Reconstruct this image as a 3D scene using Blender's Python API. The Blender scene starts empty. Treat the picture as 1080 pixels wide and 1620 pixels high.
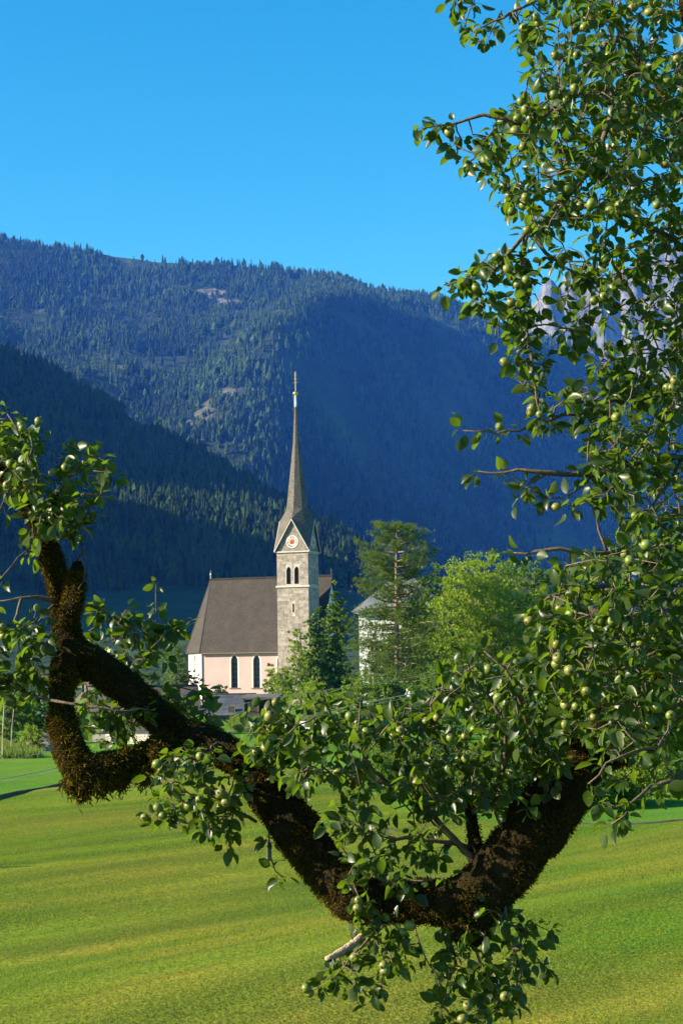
import bpy, bmesh, math, random
import numpy as np
from mathutils import Vector, Matrix

# ------------------------------------------------------------------ camera, sky, sun, exposure
SC = bpy.context.scene
COL = SC.collection
W0, H0, F0 = 1080.0, 1620.0, 2700.0          # photograph size, focal length in its pixels (60 mm, 36 mm tall frame)
CAMZ = 7.0
PITCH = math.atan(250.0 / F0)
ROLL = math.radians(0.9)
cam_d = bpy.data.cameras.new('camera')
cam_d.sensor_fit = 'VERTICAL'
cam_d.sensor_height = 36.0
cam_d.sensor_width = 24.0
cam_d.lens = F0 / H0 * 36.0
cam_d.clip_start = 0.1
cam_d.clip_end = 40000
cam = bpy.data.objects.new('camera', cam_d)
COL.objects.link(cam)
CAM_R = Matrix.Rotation(math.pi / 2 + PITCH, 3, 'X') @ Matrix.Rotation(-ROLL, 3, 'Z')
cam.matrix_world = Matrix.Translation((0, 0, CAMZ)) @ CAM_R.to_4x4()
SC.camera = cam

SUN_AZ = math.radians(-78)      # seen from the scene: 0 = towards the camera, minus = to the left
SUN_EL = math.radians(24)
sun_dir = Vector((math.sin(SUN_AZ) * math.cos(SUN_EL), -math.cos(SUN_AZ) * math.cos(SUN_EL), math.sin(SUN_EL)))
world = bpy.data.worlds.new('World')
SC.world = world
world.use_nodes = True
wn = world.node_tree.nodes
wl = world.node_tree.links
sky = wn.new('ShaderNodeTexSky')
sky.sky_type = 'NISHITA'
sky.sun_disc = False
sky.sun_elevation = SUN_EL
sky.sun_rotation = math.atan2(sun_dir.x, sun_dir.y)
sky.altitude = 900
sky.air_density = 1.0
sky.dust_density = 0.7
sky.ozone_density = 4.0
hsv = wn.new('ShaderNodeHueSaturation')
hsv.inputs['Saturation'].default_value = 1.33
hsv.inputs['Hue'].default_value = 0.484
wl.new(sky.outputs[0], hsv.inputs['Color'])
wl.new(hsv.outputs[0], wn['Background'].inputs[0])
wn['Background'].inputs[1].default_value = 0.082
sd = bpy.data.lights.new('sun', 'SUN')
sd.energy = 5.0
sd.angle = math.radians(0.53)
sd.color = (1.0, 0.92, 0.84)
so = bpy.data.objects.new('sun', sd)
so.rotation_euler = sun_dir.to_track_quat('Z', 'Y').to_euler()
so.location = (-60, -20, 60)
COL.objects.link(so)
SC.view_settings.view_transform = 'Standard'
SC.view_settings.look = 'None'
SC.view_settings.exposure = 1.5
SC.view_settings.gamma = 1.0
SC.view_settings.use_curve_mapping = False
SC.cycles.use_denoising = True
SC.cycles.max_bounces = 8
SC.cycles.transparent_max_bounces = 8
SC.cycles.volume_bounces = 0
SC.cycles.sample_clamp_indirect = 6.0
SC.render.film_transparent = False

rng = np.random.default_rng(7)
random.seed(7)
U = rng.uniform

# ------------------------------------------------------------------ helpers
def P(px, py, d):
    """the point at depth d (metres along y) on the ray through photograph pixel px, py"""
    v = CAM_R @ Vector(((px - W0 / 2) / F0, (H0 / 2 - py) / F0, -1.0))
    k = d / v.y
    return Vector((v.x * k, d, CAMZ + v.z * k))

CAM_RT = CAM_R.transposed()
CAM_RT_NP = np.array(CAM_RT)
def project(pts):
    q = (np.asarray(pts) - np.array([0, 0, CAMZ])) @ CAM_RT_NP.T
    return np.stack([W0 / 2 - F0 * q[:, 0] / q[:, 2], H0 / 2 + F0 * q[:, 1] / q[:, 2], -q[:, 2]], 1)

def hash2(ix, iy, seed):
    h = (ix.astype(np.int64) * 374761393 + iy.astype(np.int64) * 668265263 + seed * 1442695041) & 0xffffffff
    h = ((h ^ (h >> 13)) * 1274126177) & 0xffffffff
    return ((h ^ (h >> 16)) & 0xffffff) / float(0xffffff)

def vnoise(x, y, seed=0):
    x = np.asarray(x, float); y = np.asarray(y, float)
    ix = np.floor(x); iy = np.floor(y)
    fx = x - ix; fy = y - iy
    fx = fx * fx * (3 - 2 * fx); fy = fy * fy * (3 - 2 * fy)
    a = hash2(ix, iy, seed); b = hash2(ix + 1, iy, seed)
    c = hash2(ix, iy + 1, seed); d = hash2(ix + 1, iy + 1, seed)
    return (a * (1 - fx) + b * fx) * (1 - fy) + (c * (1 - fx) + d * fx) * fy

def fbm(x, y, seed=0, oct=4):
    t = 0; a = 0.5; s = 0
    for o in range(oct):
        t = t + a * vnoise(x * 2 ** o, y * 2 ** o, seed + o * 17); s += a; a *= 0.5
    return t / s

def smooth(a, b, x):
    t = np.clip((x - a) / (b - a), 0, 1)
    return t * t * (3 - 2 * t)

def mesh(name, v, f, attrs=None, shade=False):
    m = bpy.data.meshes.new(name)
    v = np.asarray(v, np.float32)
    if isinstance(f, np.ndarray):
        n, k = f.shape
        m.vertices.add(len(v)); m.vertices.foreach_set('co', v.ravel())
        m.loops.add(n * k); m.loops.foreach_set('vertex_index', f.astype(np.int32).ravel())
        m.polygons.add(n)
        m.polygons.foreach_set('loop_start', np.arange(0, n * k, k, dtype=np.int32))
        m.polygons.foreach_set('loop_total', np.full(n, k, np.int32))
        m.update(calc_edges=True)
        m.validate()
    else:
        m.from_pydata([tuple(map(float, q)) for q in v], [], f)
    for k2, a in (attrs or {}).items():
        at = m.attributes.new(k2, 'FLOAT', 'POINT')
        at.data.foreach_set('value', np.asarray(a, np.float32))
    if shade:
        m.polygons.foreach_set('use_smooth', np.ones(len(m.polygons), bool))
    return m

def link(name, data, mat=None, parent=None, **props):
    o = bpy.data.objects.new(name, data)
    COL.objects.link(o)
    if mat is not None and data is not None and len(data.materials) == 0:
        data.materials.append(mat)
    if parent is not None:
        o.parent = parent
    for k, v in props.items():
        o[k] = v
    return o

def empty(name, loc, rz, label, category, group=None):
    o = link(name, None, None, None, label=label, category=category)
    o.location = loc
    o.rotation_euler = (0, 0, rz)
    o.empty_display_size = 0.3
    if group:
        o['group'] = group
    return o

class MB:
    """collects simple shapes into one mesh"""
    def __init__(self):
        self.v = []; self.f = []
    def add(self, v, f):
        k = len(self.v)
        self.v += [tuple(q) for q in v]
        self.f += [[i + k for i in q] for q in f]
        return self
    def box(self, x0, y0, z0, x1, y1, z1):
        return self.add([(x0, y0, z0), (x1, y0, z0), (x1, y1, z0), (x0, y1, z0), (x0, y0, z1), (x1, y0, z1), (x1, y1, z1), (x0, y1, z1)],
                        [(0, 3, 2, 1), (4, 5, 6, 7), (0, 1, 5, 4), (1, 2, 6, 5), (2, 3, 7, 6), (3, 0, 4, 7)])
    def slab(self, quad, t, n=None):
        """a plate: polygon quad thickened by t downwards along its normal"""
        q = [Vector(a) for a in quad]
        nn = (q[1] - q[0]).cross(q[2] - q[0]).normalized() if n is None else Vector(n)
        k = len(q)
        lo = [a - nn * t for a in q]
        fs = [tuple(range(k)), tuple(reversed(range(k, 2 * k)))]
        fs += [(i, i + k, (i + 1) % k + k, (i + 1) % k) for i in range(k)]
        return self.add([tuple(a) for a in q + lo], fs)
    def bar(self, a, b, w, h=None):
        a = Vector(a); b = Vector(b); h = h or w
        d = (b - a).normalized()
        s = d.cross(Vector((0, 0, 1)))
        s = Vector((1, 0, 0)) if s.length < 1e-4 else s.normalized()
        u = s.cross(d)
        vs = []
        for c in (a, b):
            for i, j in ((-1, -1), (1, -1), (1, 1), (-1, 1)):
                vs.append(c + s * (i * w / 2) + u * (j * h / 2))
        return self.add(vs, [(3, 2, 1, 0), (4, 5, 6, 7), (0, 1, 5, 4), (1, 2, 6, 5), (2, 3, 7, 6), (3, 0, 4, 7)])
    def lathe(self, prof, n=12, c=(0, 0, 0)):
        k = len(self.v); m = len(prof)
        for r, z in prof:
            for i in range(n):
                a = 2 * math.pi * i / n
                self.v.append((c[0] + r * math.cos(a), c[1] + r * math.sin(a), c[2] + z))
        for j in range(m - 1):
            for i in range(n):
                self.f.append([k + j * n + i, k + j * n + (i + 1) % n, k + (j + 1) * n + (i + 1) % n, k + (j + 1) * n + i])
        self.f.append([k + i for i in reversed(range(n))])
        self.f.append([k + (m - 1) * n + i for i in range(n)])
        return self
    def build(self, name, mat, parent=None, shade=False, **props):
        m = mesh(name, self.v, self.f, shade=shade)
        return link(name, m, mat, parent, **props)

def tube(pts, rad, sides=8, jitter=0.0, caps=True):
    pts = np.asarray(pts, float); n = len(pts)
    tan = np.gradient(pts, axis=0)
    tan /= np.linalg.norm(tan, axis=1)[:, None] + 1e-9
    ref = np.array([0.0, 1.0, 0.0])
    v = []
    ang = np.arange(sides) * 2 * np.pi / sides
    rad = np.broadcast_to(rad, (n,))
    for i in range(n):
        s = np.cross(tan[i], ref)
        if np.linalg.norm(s) < 1e-3:
            s = np.cross(tan[i], [1, 0, 0])
        s /= np.linalg.norm(s); u = np.cross(s, tan[i])
        ref = np.cross(tan[i], s) * -1 if False else ref
        r = rad[i] * (1 + jitter * (rng.random(sides) - 0.5))
        v.append(pts[i] + (np.cos(ang) * r)[:, None] * s + (np.sin(ang) * r)[:, None] * u)
    v = np.concatenate(v)
    i0 = np.arange(n - 1)[:, None] * sides + np.arange(sides)[None]
    i1 = np.arange(n - 1)[:, None] * sides + (np.arange(sides)[None] + 1) % sides
    f = np.stack([i0, i1, i1 + sides, i0 + sides], -1).reshape(-1, 4)
    if caps:
        f = [tuple(q) for q in f.tolist()] + [tuple(reversed(range(sides))), tuple(range((n - 1) * sides, n * sides))]
    return v, f

def resample(pts, step, noise=0.0):
    """smooth curve through pts (Catmull-Rom); pts rows: x y z r"""
    pts = np.asarray(pts, float)
    p = np.concatenate([[2 * pts[0] - pts[1]], pts, [2 * pts[-1] - pts[-2]]])
    out = []
    for i in range(1, len(p) - 2):
        L = np.linalg.norm(p[i + 1, :3] - p[i, :3])
        n = max(1, int(L / step))
        for t in np.arange(n) / n:
            a, b, c, d = p[i - 1], p[i], p[i + 1], p[i + 2]
            q = 0.5 * ((2 * b) + (-a + c) * t + (2 * a - 5 * b + 4 * c - d) * t * t + (-a + 3 * b - 3 * c + d) * t ** 3)
            out.append(q)
    out.append(pts[-1])
    out = np.array(out)
    if noise:
        out[1:-1, :3] += rng.normal(0, noise, (len(out) - 2, 3))
    return out

# ------------------------------------------------------------------ materials
def mat_new(name):
    m = bpy.data.materials.new(name)
    m.use_nodes = True
    nt = m.node_tree
    return m, nt, nt.nodes['Principled BSDF'], nt.nodes, nt.links

def plain(name, col, rough=0.8, var=0.25, scale=3.0, bump=0.0, bscale=None, metal=0.0, spec=0.3, detail=6.0):
    m, nt, b, N, L = mat_new(name)
    tc = N.new('ShaderNodeTexCoord')
    no = N.new('ShaderNodeTexNoise')
    no.inputs['Scale'].default_value = scale
    no.inputs['Detail'].default_value = detail
    L.new(tc.outputs['Object'], no.inputs['Vector'])
    cr = N.new('ShaderNodeValToRGB')
    c = np.array(col)
    cr.color_ramp.elements[0].position = 0.3
    cr.color_ramp.elements[1].position = 0.7
    cr.color_ramp.elements[0].color = (*np.clip(c * (1 - var), 0, 1), 1)
    cr.color_ramp.elements[1].color = (*np.clip(c * (1 + var), 0, 1), 1)
    L.new(no.outputs['Fac'], cr.inputs[0])
    L.new(cr.outputs[0], b.inputs['Base Color'])
    b.inputs['Roughness'].default_value = rough
    b.inputs['Metallic'].default_value = metal
    b.inputs['Specular IOR Level'].default_value = spec
    if bump:
        n2 = N.new('ShaderNodeTexNoise')
        n2.inputs['Scale'].default_value = bscale or scale * 6
        n2.inputs['Detail'].default_value = 5
        L.new(tc.outputs['Object'], n2.inputs['Vector'])
        bp = N.new('ShaderNodeBump')
        bp.inputs['Strength'].default_value = bump
        bp.inputs['Distance'].default_value = 0.05
        L.new(n2.outputs['Fac'], bp.inputs['Height'])
        L.new(bp.outputs[0], b.inputs['Normal'])
    return m

def leafmat(name, dark, light, trans=0.35, tcol=None, rough=0.45, spec=0.4):
    """dark..light picked by the per-leaf tint and the per-object random number; thin leaves let light through"""
    m, nt, b, N, L = mat_new(name)
    at = N.new('ShaderNodeAttribute'); at.attribute_name = 'tint'
    oi = N.new('ShaderNodeObjectInfo')
    ad = N.new('ShaderNodeMath'); ad.operation = 'ADD'
    L.new(at.outputs['Fac'], ad.inputs[0]); L.new(oi.outputs['Random'], ad.inputs[1])
    fr = N.new('ShaderNodeMath'); fr.operation = 'FRACT'
    L.new(ad.outputs[0], fr.inputs[0])
    mx = N.new('ShaderNodeMix'); mx.data_type = 'RGBA'
    mx.inputs[6].default_value = (*dark, 1); mx.inputs[7].default_value = (*light, 1)
    L.new(fr.outputs[0], mx.inputs[0])
    L.new(mx.outputs[2], b.inputs['Base Color'])
    b.inputs['Roughness'].default_value = rough
    b.inputs['Specular IOR Level'].default_value = spec
    tr = N.new('ShaderNodeBsdfTranslucent')
    if tcol is None:
        tcol = (light[0] * 2.2, light[1] * 2.0, light[2] * 1.0)
    tr.inputs['Color'].default_value = (*np.clip(tcol, 0, 1), 1)
    ms = N.new('ShaderNodeMixShader')
    ms.inputs[0].default_value = trans
    L.new(b.outputs[0], ms.inputs[1]); L.new(tr.outputs[0], ms.inputs[2])
    L.new(ms.outputs[0], N['Material Output'].inputs['Surface'])
    return m

def rows_mat(name, col, row, var=0.35, rough=0.85, vertical=False, seam=0.5, colw=0.3, stain=None):
    """shingles or boards: courses along the slope, each piece a little different"""
    m, nt, b, N, L = mat_new(name)
    tc = N.new('ShaderNodeTexCoord')
    br = N.new('ShaderNodeTexBrick')
    br.inputs['Scale'].default_value = 1.0
    br.inputs['Mortar Size'].default_value = row * 0.08
    br.inputs['Brick Width'].default_value = colw
    br.inputs['Row Height'].default_value = row
    c = np.array(col)
    br.inputs['Color1'].default_value = (*np.clip(c * (1 + var), 0, 1), 1)
    br.inputs['Color2'].default_value = (*np.clip(c * (1 - var), 0, 1), 1)
    br.inputs['Mortar'].default_value = (*(c * seam), 1)
    mp = N.new('ShaderNodeMapping')
    L.new(tc.outputs['UV'], mp.inputs['Vector'])
    L.new(mp.outputs[0], br.inputs['Vector'])
    no = N.new('ShaderNodeTexNoise'); no.inputs['Scale'].default_value = 0.6; no.inputs['Detail'].default_value = 8
    L.new(tc.outputs['Object'], no.inputs['Vector'])
    mx = N.new('ShaderNodeMix'); mx.data_type = 'RGBA'; mx.blend_type = 'MULTIPLY'
    mx.inputs[0].default_value = 1.0
    cr = N.new('ShaderNodeValToRGB')
    cr.color_ramp.elements[0].position = 0.35; cr.color_ramp.elements[0].color = (0.7, 0.7, 0.7, 1)
    cr.color_ramp.elements[1].position = 0.7; cr.color_ramp.elements[1].color = (1.15, 1.12, 1.05, 1)
    L.new(no.outputs['Fac'], cr.inputs[0])
    L.new(br.outputs['Color'], mx.inputs[6]); L.new(cr.outputs[0], mx.inputs[7])
    L.new(mx.outputs[2], b.inputs['Base Color'])
    b.inputs['Roughness'].default_value = rough
    bp = N.new('ShaderNodeBump'); bp.inputs['Strength'].default_value = 0.6; bp.inputs['Distance'].default_value = 0.04
    L.new(br.outputs['Fac'], bp.inputs['Height']); bp.invert = True
    L.new(bp.outputs[0], b.inputs['Normal'])
    return m

def uv_planar(o):
    """a UV in metres for each face: u along the horizontal, v up the slope"""
    me = o.data
    uv = me.uv_layers.new(name='UVMap')
    for p in me.polygons:
        n = p.normal
        u = Vector((0, 0, 1)).cross(n)
        u = Vector((1, 0, 0)) if u.length < 1e-3 else u.normalized()
        w = n.cross(u)
        for li in p.loop_indices:
            co = me.vertices[me.loops[li].vertex_index].co
            uv.data[li].uv = (co.dot(u), co.dot(w))

M = {}
M['pink'] = plain('pink_render', (0.45, 0.320, 0.300), 0.9, 0.08, 0.45, 0.15, 12)
M['white'] = plain('white_render', (0.66, 0.64, 0.61), 0.9, 0.05, 0.5, 0.15, 12)
M['trim'] = plain('stone_trim', (0.46, 0.42, 0.36), 0.85, 0.12, 2.0, 0.2)
M['frame'] = plain('pale_surround', (0.62, 0.58, 0.52), 0.85, 0.06, 2.0)
M['mortar'] = plain('mortar', (0.42, 0.38, 0.33), 0.95, 0.15, 3.0, 0.2)
M['shingle'] = rows_mat('church_shingle', (0.044, 0.032, 0.022), 0.22, 0.35, 0.8, colw=0.2)
M['spire'] = rows_mat('spire_shingle', (0.105, 0.092, 0.072), 0.24, 0.45, 0.75, colw=0.2)
M['glass'] = plain('leaded_glass', (0.025, 0.032, 0.035), 0.25, 0.5, 2.5, spec=0.5)
M['lead'] = plain('lead_bar', (0.10, 0.10, 0.10), 0.6, 0.1)
M['wood_dark'] = rows_mat('weathered_boards', (0.075, 0.060, 0.048), 30.0, 0.3, 0.85, colw=0.18)
M['wood_grey'] = rows_mat('grey_boards', (0.20, 0.18, 0.16), 30.0, 0.22, 0.85, colw=0.2)
M['wood_orange'] = rows_mat('larch_boards', (0.34, 0.15, 0.05), 30.0, 0.2, 0.8, colw=0.2)
M['slate'] = rows_mat('slate_roof', (0.065, 0.068, 0.082), 0.5, 0.25, 0.45, colw=1.4)
M['brown_roof'] = rows_mat('brown_roof', (0.105, 0.080, 0.066), 0.35, 0.2, 0.8, colw=0.3)
M['red_roof'] = rows_mat('red_tile_roof', (0.26, 0.105, 0.062), 0.35, 0.25, 0.8, colw=0.25)
M['metal_roof'] = rows_mat('standing_seam_roof', (0.30, 0.31, 0.31), 30.0, 0.06, 0.45, colw=0.5, seam=0.55)
M['gold'] = plain('gilded', (0.75, 0.55, 0.18), 0.35, 0.08, 3, metal=0.9)
M['zinc'] = plain('pale_zinc', (0.62, 0.61, 0.57), 0.45, 0.08, 3, metal=0.3)
M['iron'] = plain('iron', (0.16, 0.15, 0.13), 0.6, 0.15)
M['copper'] = plain('copper_brown', (0.17, 0.10, 0.07), 0.6, 0.15)
M['dial'] = plain('dial_white', (0.62, 0.60, 0.57), 0.6, 0.04)
M['dial_red'] = plain('dial_red', (0.55, 0.09, 0.02), 0.6, 0.15, 2)
M['ink'] = plain('black_paint', (0.02, 0.02, 0.022), 0.6, 0.1)  # numerals and hour hand; also the painted dark inside the tower openings
M['concrete'] = plain('concrete', (0.40, 0.35, 0.31), 0.9, 0.1, 1.5, 0.2)
M['stone'] = plain('field_stone', (0.33, 0.30, 0.26), 0.9, 0.3, 1.7, 0.4)
M['pale_board'] = rows_mat('pale_boards', (0.50, 0.42, 0.37), 30.0, 0.12, 0.85, colw=0.2)
M['cable'] = plain('pale_cable', (0.26, 0.26, 0.22), 0.6, 0.1)
M['bark'] = plain('grey_bark', (0.10, 0.075, 0.055), 0.9, 0.35, 14, 0.5, 60)
M['bark_far'] = plain('tree_bark', (0.13, 0.095, 0.065), 0.9, 0.35, 3, 0.4, 14)
M['pine_bark'] = plain('pine_bark', (0.25, 0.17, 0.115), 0.9, 0.35, 3, 0.4, 14)
M['dead_wood'] = plain('bleached_wood', (0.36, 0.27, 0.18), 0.85, 0.25, 20, 0.4, 80)

# ------------------------------------------------------------------ ground
EDGE_PX = [(-700, 1330, 62), (-300, 1295, 66), (0, 1265, None), (105, 1238, None), (300, 1212, None), (430, 1205, None), (540, 1225, None), (600, 1265, None),
           (680, 1293, None), (900, 1303, None), (1000, 1306, None), (1080, 1297, None), (1400, 1290, 66), (1900, 1300, 66)]

def ground_z(x, y):
    """height of the valley floor, the knoll the camera stands on and the rise towards the church"""
    x = np.asarray(x, float); y = np.asarray(y, float)
    base = np.interp(y, [-400, -20, 2, 9, 16, 24, 45, 70, 95, 130, 190, 250, 330, 600, 2000],
                     [-1.0, -1.3, -1.75, -3.1, -4.35, -5.05, -5.45, -5.72, -5.95, -6.05, -6.0, -5.55, -5.4, -7, -8])
    und = 1.3 * (fbm((x * 0.6 + y * 0.8) / 46.0, (y * 0.6 - x * 0.8) / 9.0, 3, 3) - 0.5) + 0.10 * (fbm(x / 7.0, y / 7.0, 9, 2) - 0.5)
    side = 0.012 * x * smooth(15, 40, y) * (1 - smooth(90, 200, y))
    return CAMZ + base + und * smooth(12, 30, y) * (1 - smooth(400, 900, y)) + np.clip(side, -1.2, 1.2)

def ground_hit(px, py):
    v = CAM_R @ Vector(((px - W0 / 2) / F0, (H0 / 2 - py) / F0, -1.0))
    ys = np.linspace(8, 400, 4000)
    xs = v.x / v.y * ys; zs = CAMZ + v.z / v.y * ys
    below = zs < ground_z(xs, ys)
    i = int(np.argmax(below)) if below.any() else len(ys) - 1
    return Vector((xs[i], ys[i], float(ground_z(xs[i], ys[i]))))

edge = []
for px, py, d in EDGE_PX:
    if d is None:
        g = ground_hit(px, py); edge.append((g.x, g.y))
    else:
        p = P(px, py, d); edge.append((p.x, d))
edge = np.array(edge)
edge = edge[np.argsort(edge[:, 0])]
def edge_y(x):
    return np.interp(x, edge[:, 0], edge[:, 1])

def grid(xs, ys, zf, attrs=None):
    X, Y = np.meshgrid(xs, ys)
    Z = zf(X, Y)
    v = np.stack([X, Y, Z], -1).reshape(-1, 3)
    nx, ny = len(xs), len(ys)
    i = (np.arange(ny - 1)[:, None] * nx + np.arange(nx - 1)[None]).ravel()
    f = np.stack([i, i + 1, i + nx + 1, i + nx], 1)
    return v, f, X, Y

gx = np.unique(np.concatenate([np.linspace(-9000, -200, 30), np.linspace(-200, -40, 40), np.linspace(-40, 40, 121), np.linspace(40, 200, 40), np.linspace(200, 9000, 30)]))
gy = np.unique(np.concatenate([np.linspace(-2500, -30, 12), np.linspace(-30, 16, 24), np.linspace(16, 120, 170), np.linspace(120, 340, 90), np.linspace(340, 9000, 40)]))
gv, gf, GX, GY = grid(gx, gy, ground_z)
zone = smooth(-0.5, 0.5, GY - edge_y(GX)).ravel()

def ground_material():
    m, nt, b, N, L = mat_new('meadow_grass')
    tc = N.new('ShaderNodeTexCoord')
    at = N.new('ShaderNodeAttribute'); at.attribute_name = 'zone'
    def noise(scale, det=5, stretch=None, rot=0.0):
        n = N.new('ShaderNodeTexNoise'); n.inputs['Scale'].default_value = scale; n.inputs['Detail'].default_value = det
        if stretch:
            m0 = N.new('ShaderNodeMapping'); m0.inputs['Rotation'].default_value = (0, 0, -rot); L.new(tc.outputs['Object'], m0.inputs[0])
            mp = N.new('ShaderNodeMapping'); mp.inputs['Scale'].default_value = stretch
            L.new(m0.outputs[0], mp.inputs[0]); L.new(mp.outputs[0], n.inputs['Vector'])
        else:
            L.new(tc.outputs['Object'], n.inputs['Vector'])
        return n.outputs['Fac']
    def ramp(fac, a, b_, p0=0.35, p1=0.65):
        r = N.new('ShaderNodeValToRGB')
        r.color_ramp.elements[0].position = p0; r.color_ramp.elements[0].color = (*a, 1)
        r.color_ramp.elements[1].position = p1; r.color_ramp.elements[1].color = (*b_, 1)
        L.new(fac, r.inputs[0]); return r.outputs[0]
    def mix(f, a, c, blend='MIX'):
        q = N.new('ShaderNodeMix'); q.data_type = 'RGBA'; q.blend_type = blend
        if isinstance(f, float): q.inputs[0].default_value = f
        else: L.new(f, q.inputs[0])
        L.new(a, q.inputs[6]); L.new(c, q.inputs[7]); return q.outputs[2]
    near = ramp(noise(0.16, 6, (0.5, 1.3, 1), 0.9), (0.080, 0.168, 0.005), (0.170, 0.176, 0.016))
    strip = ramp(noise(0.5, 4, (0.10, 1.3, 1), 0.92), (0.50, 0.62, 0.5), (1.2, 1.1, 1.1))
    near = mix(1.0, near, strip, 'MULTIPLY')
    dry = ramp(noise(0.9, 8), (1, 1, 1), (1.35, 1.05, 1.3), 0.55, 0.75)
    near = mix(1.0, near, dry, 'MULTIPLY')
    far = ramp(noise(0.15, 5), (0.062, 0.165, 0.008), (0.105, 0.195, 0.012))
    col = mix(at.outputs['Fac'], near, far)
    fine = ramp(noise(9.0, 6), (0.62, 0.66, 0.6), (1.3, 1.25, 1.25))
    col = mix(1.0, col, fine, 'MULTIPLY')
    L.new(col, b.inputs['Base Color'])
    b.inputs['Roughness'].default_value = 0.95
    b.inputs['Specular IOR Level'].default_value = 0.1
    bp = N.new('ShaderNodeBump'); bp.inputs['Strength'].default_value = 0.7; bp.inputs['Distance'].default_value = 0.06
    L.new(noise(14.0, 6), bp.inputs['Height']); L.new(bp.outputs[0], b.inputs['Normal'])
    return m
M['meadow'] = ground_material()
ground = link('meadow_ground', mesh('meadow_ground', gv, gf, {'zone': zone}, True), M['meadow'], kind='structure')

# a raised dark brown lip between the mown meadow and the greener field behind it
def lip(x0, x1, w, name):
    xs = np.linspace(x0, x1, 80)
    ys = edge_y(xs)
    ys = np.convolve(np.pad(ys, 3, mode='edge'), np.ones(7) / 7, 'valid')
    v = []
    for x, y in zip(xs, ys):
        ww = w * (0.6 + 0.8 * vnoise(x * 0.9, 0.3, 5))
        for k, dz in ((-0.5, 0.0), (-0.2, 0.16), (0.2, 0.2), (0.5, 0.0)):
            yy = y + k * ww
            v.append((x, yy, float(ground_z(x, yy)) + 0.006 + w * dz * (0.5 + vnoise(x * 1.7, k, 8))))
    f = []
    for i in range(len(xs) - 1):
        for j in range(3):
            a = i * 4 + j
            f.append((a, a + 4, a + 5, a + 1))
    return link(name, mesh(name, v, f, None, True), M['soil'], kind='structure')
M['soil'] = plain('bare_soil', (0.085, 0.062, 0.036), 0.95, 0.4, 2.0, 0.5, 20)
lip(edge[0, 0], P(430, 1205, 108).x, 0.7, 'field_edge')
lip(P(860, 1303, 64).x, edge[-1, 0], 0.22, 'field_edge')

# ------------------------------------------------------------------ mountains
def pxline(pts):
    return np.array([tuple(P(px, py, d)) for px, py, d in pts])

A_crest = pxline([(-1900, 250, 4700), (-1200, 290, 4600), (-700, 335, 4500), (-300, 362, 4450), (0, 381, 4450), (60, 386, 4450), (150, 400, 4480), (240, 414, 4500), (300, 421, 4520), (360, 420, 4550),
                  (440, 427, 4580), (500, 435, 4620), (560, 449, 4660), (640, 467, 4720), (700, 477, 4780), (770, 510, 4860), (850, 556, 4950), (1000, 640, 5100), (1200, 740, 5250), (1700, 900, 5500)])
B_crest = pxline([(-2600, -500, 1900), (-1500, -200, 1700), (-900, 40, 1750), (-500, 250, 1950), (-200, 445, 2150), (0, 548, 2200), (100, 593, 2130), (200, 648, 2060), (300, 708, 2000), (400, 768, 1940),  # leftmost points lie out of view, raised so the ridge shades the hill
                  (450, 794, 1900), (520, 834, 1850), (600, 884, 1800), (700, 960, 1750), (800, 1050, 1700)])
C_crest = pxline([(560, 760, 6100), (760, 600, 6100), (820, 520, 6000), (838, 470, 6000), (848, 452, 6000), (858, 428, 6000), (868, 424, 6000), (880, 440, 6000), (893, 432, 6000), (905, 428, 6000), (918, 424, 6000), (930, 416, 6000), (944, 406, 6000), (955, 424, 6000),
                  (975, 414, 6000), (1000, 398, 6000), (1024, 392, 6000), (1040, 404, 6000), (1058, 386, 6000), (1078, 396, 6000), (1110, 372, 6000), (1160, 400, 6000), (1230, 365, 6000), (1400, 430, 6000), (1900, 520, 6000)])

def h_A(x, y):
    """left part an even slope; right of a rib the lower slope falls back into a steep bowl turned away from the sun"""
    yc = np.interp(x, A_crest[:, 0], A_crest[:, 1]) + 60 * (fbm(x / 400, x * 0, 31, 3) - 0.5)
    zc = np.interp(x, A_crest[:, 0], A_crest[:, 2])
    k = smooth(-330, 60, x + 120 * (fbm(y / 500, y * 0 + 2.5, 33, 3) - 0.5))
    yf = 2450 + k * np.clip(250 + 0.85 * (x + 200), 0, 1500)
    yb = 3400 + k * np.clip(200 + 0.90 * (x + 200), 0, 1500)
    zb = 590 + 260 * k - 0.10 * np.clip(x, 0, 2000)
    t1 = (y - yf) / (yb - yf); t2 = (y - yb) / (yc - yb)
    z = np.where(t1 < 1, zb * np.clip(t1, 0, 1), np.where(t2 < 1, zb + (zc - zb) * np.clip(t2, 0, 1), zc - (y - yc) * 0.45))
    t = np.clip((y - yf) / (yc - yf), 0, 1)
    env = t * (1 - t) * 2.2
    gul = (fbm((x + 0.35 * y) / 420, y / 1500, 41, 4) - 0.5) * 260 + (fbm(x / 130, y / 320, 47, 3) - 0.5) * 85
    crag = (fbm(x / 60, y / 60, 53, 3) - 0.5) * 14 * t
    return z + gul * env + crag - 25 * (t <= 0)

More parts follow.
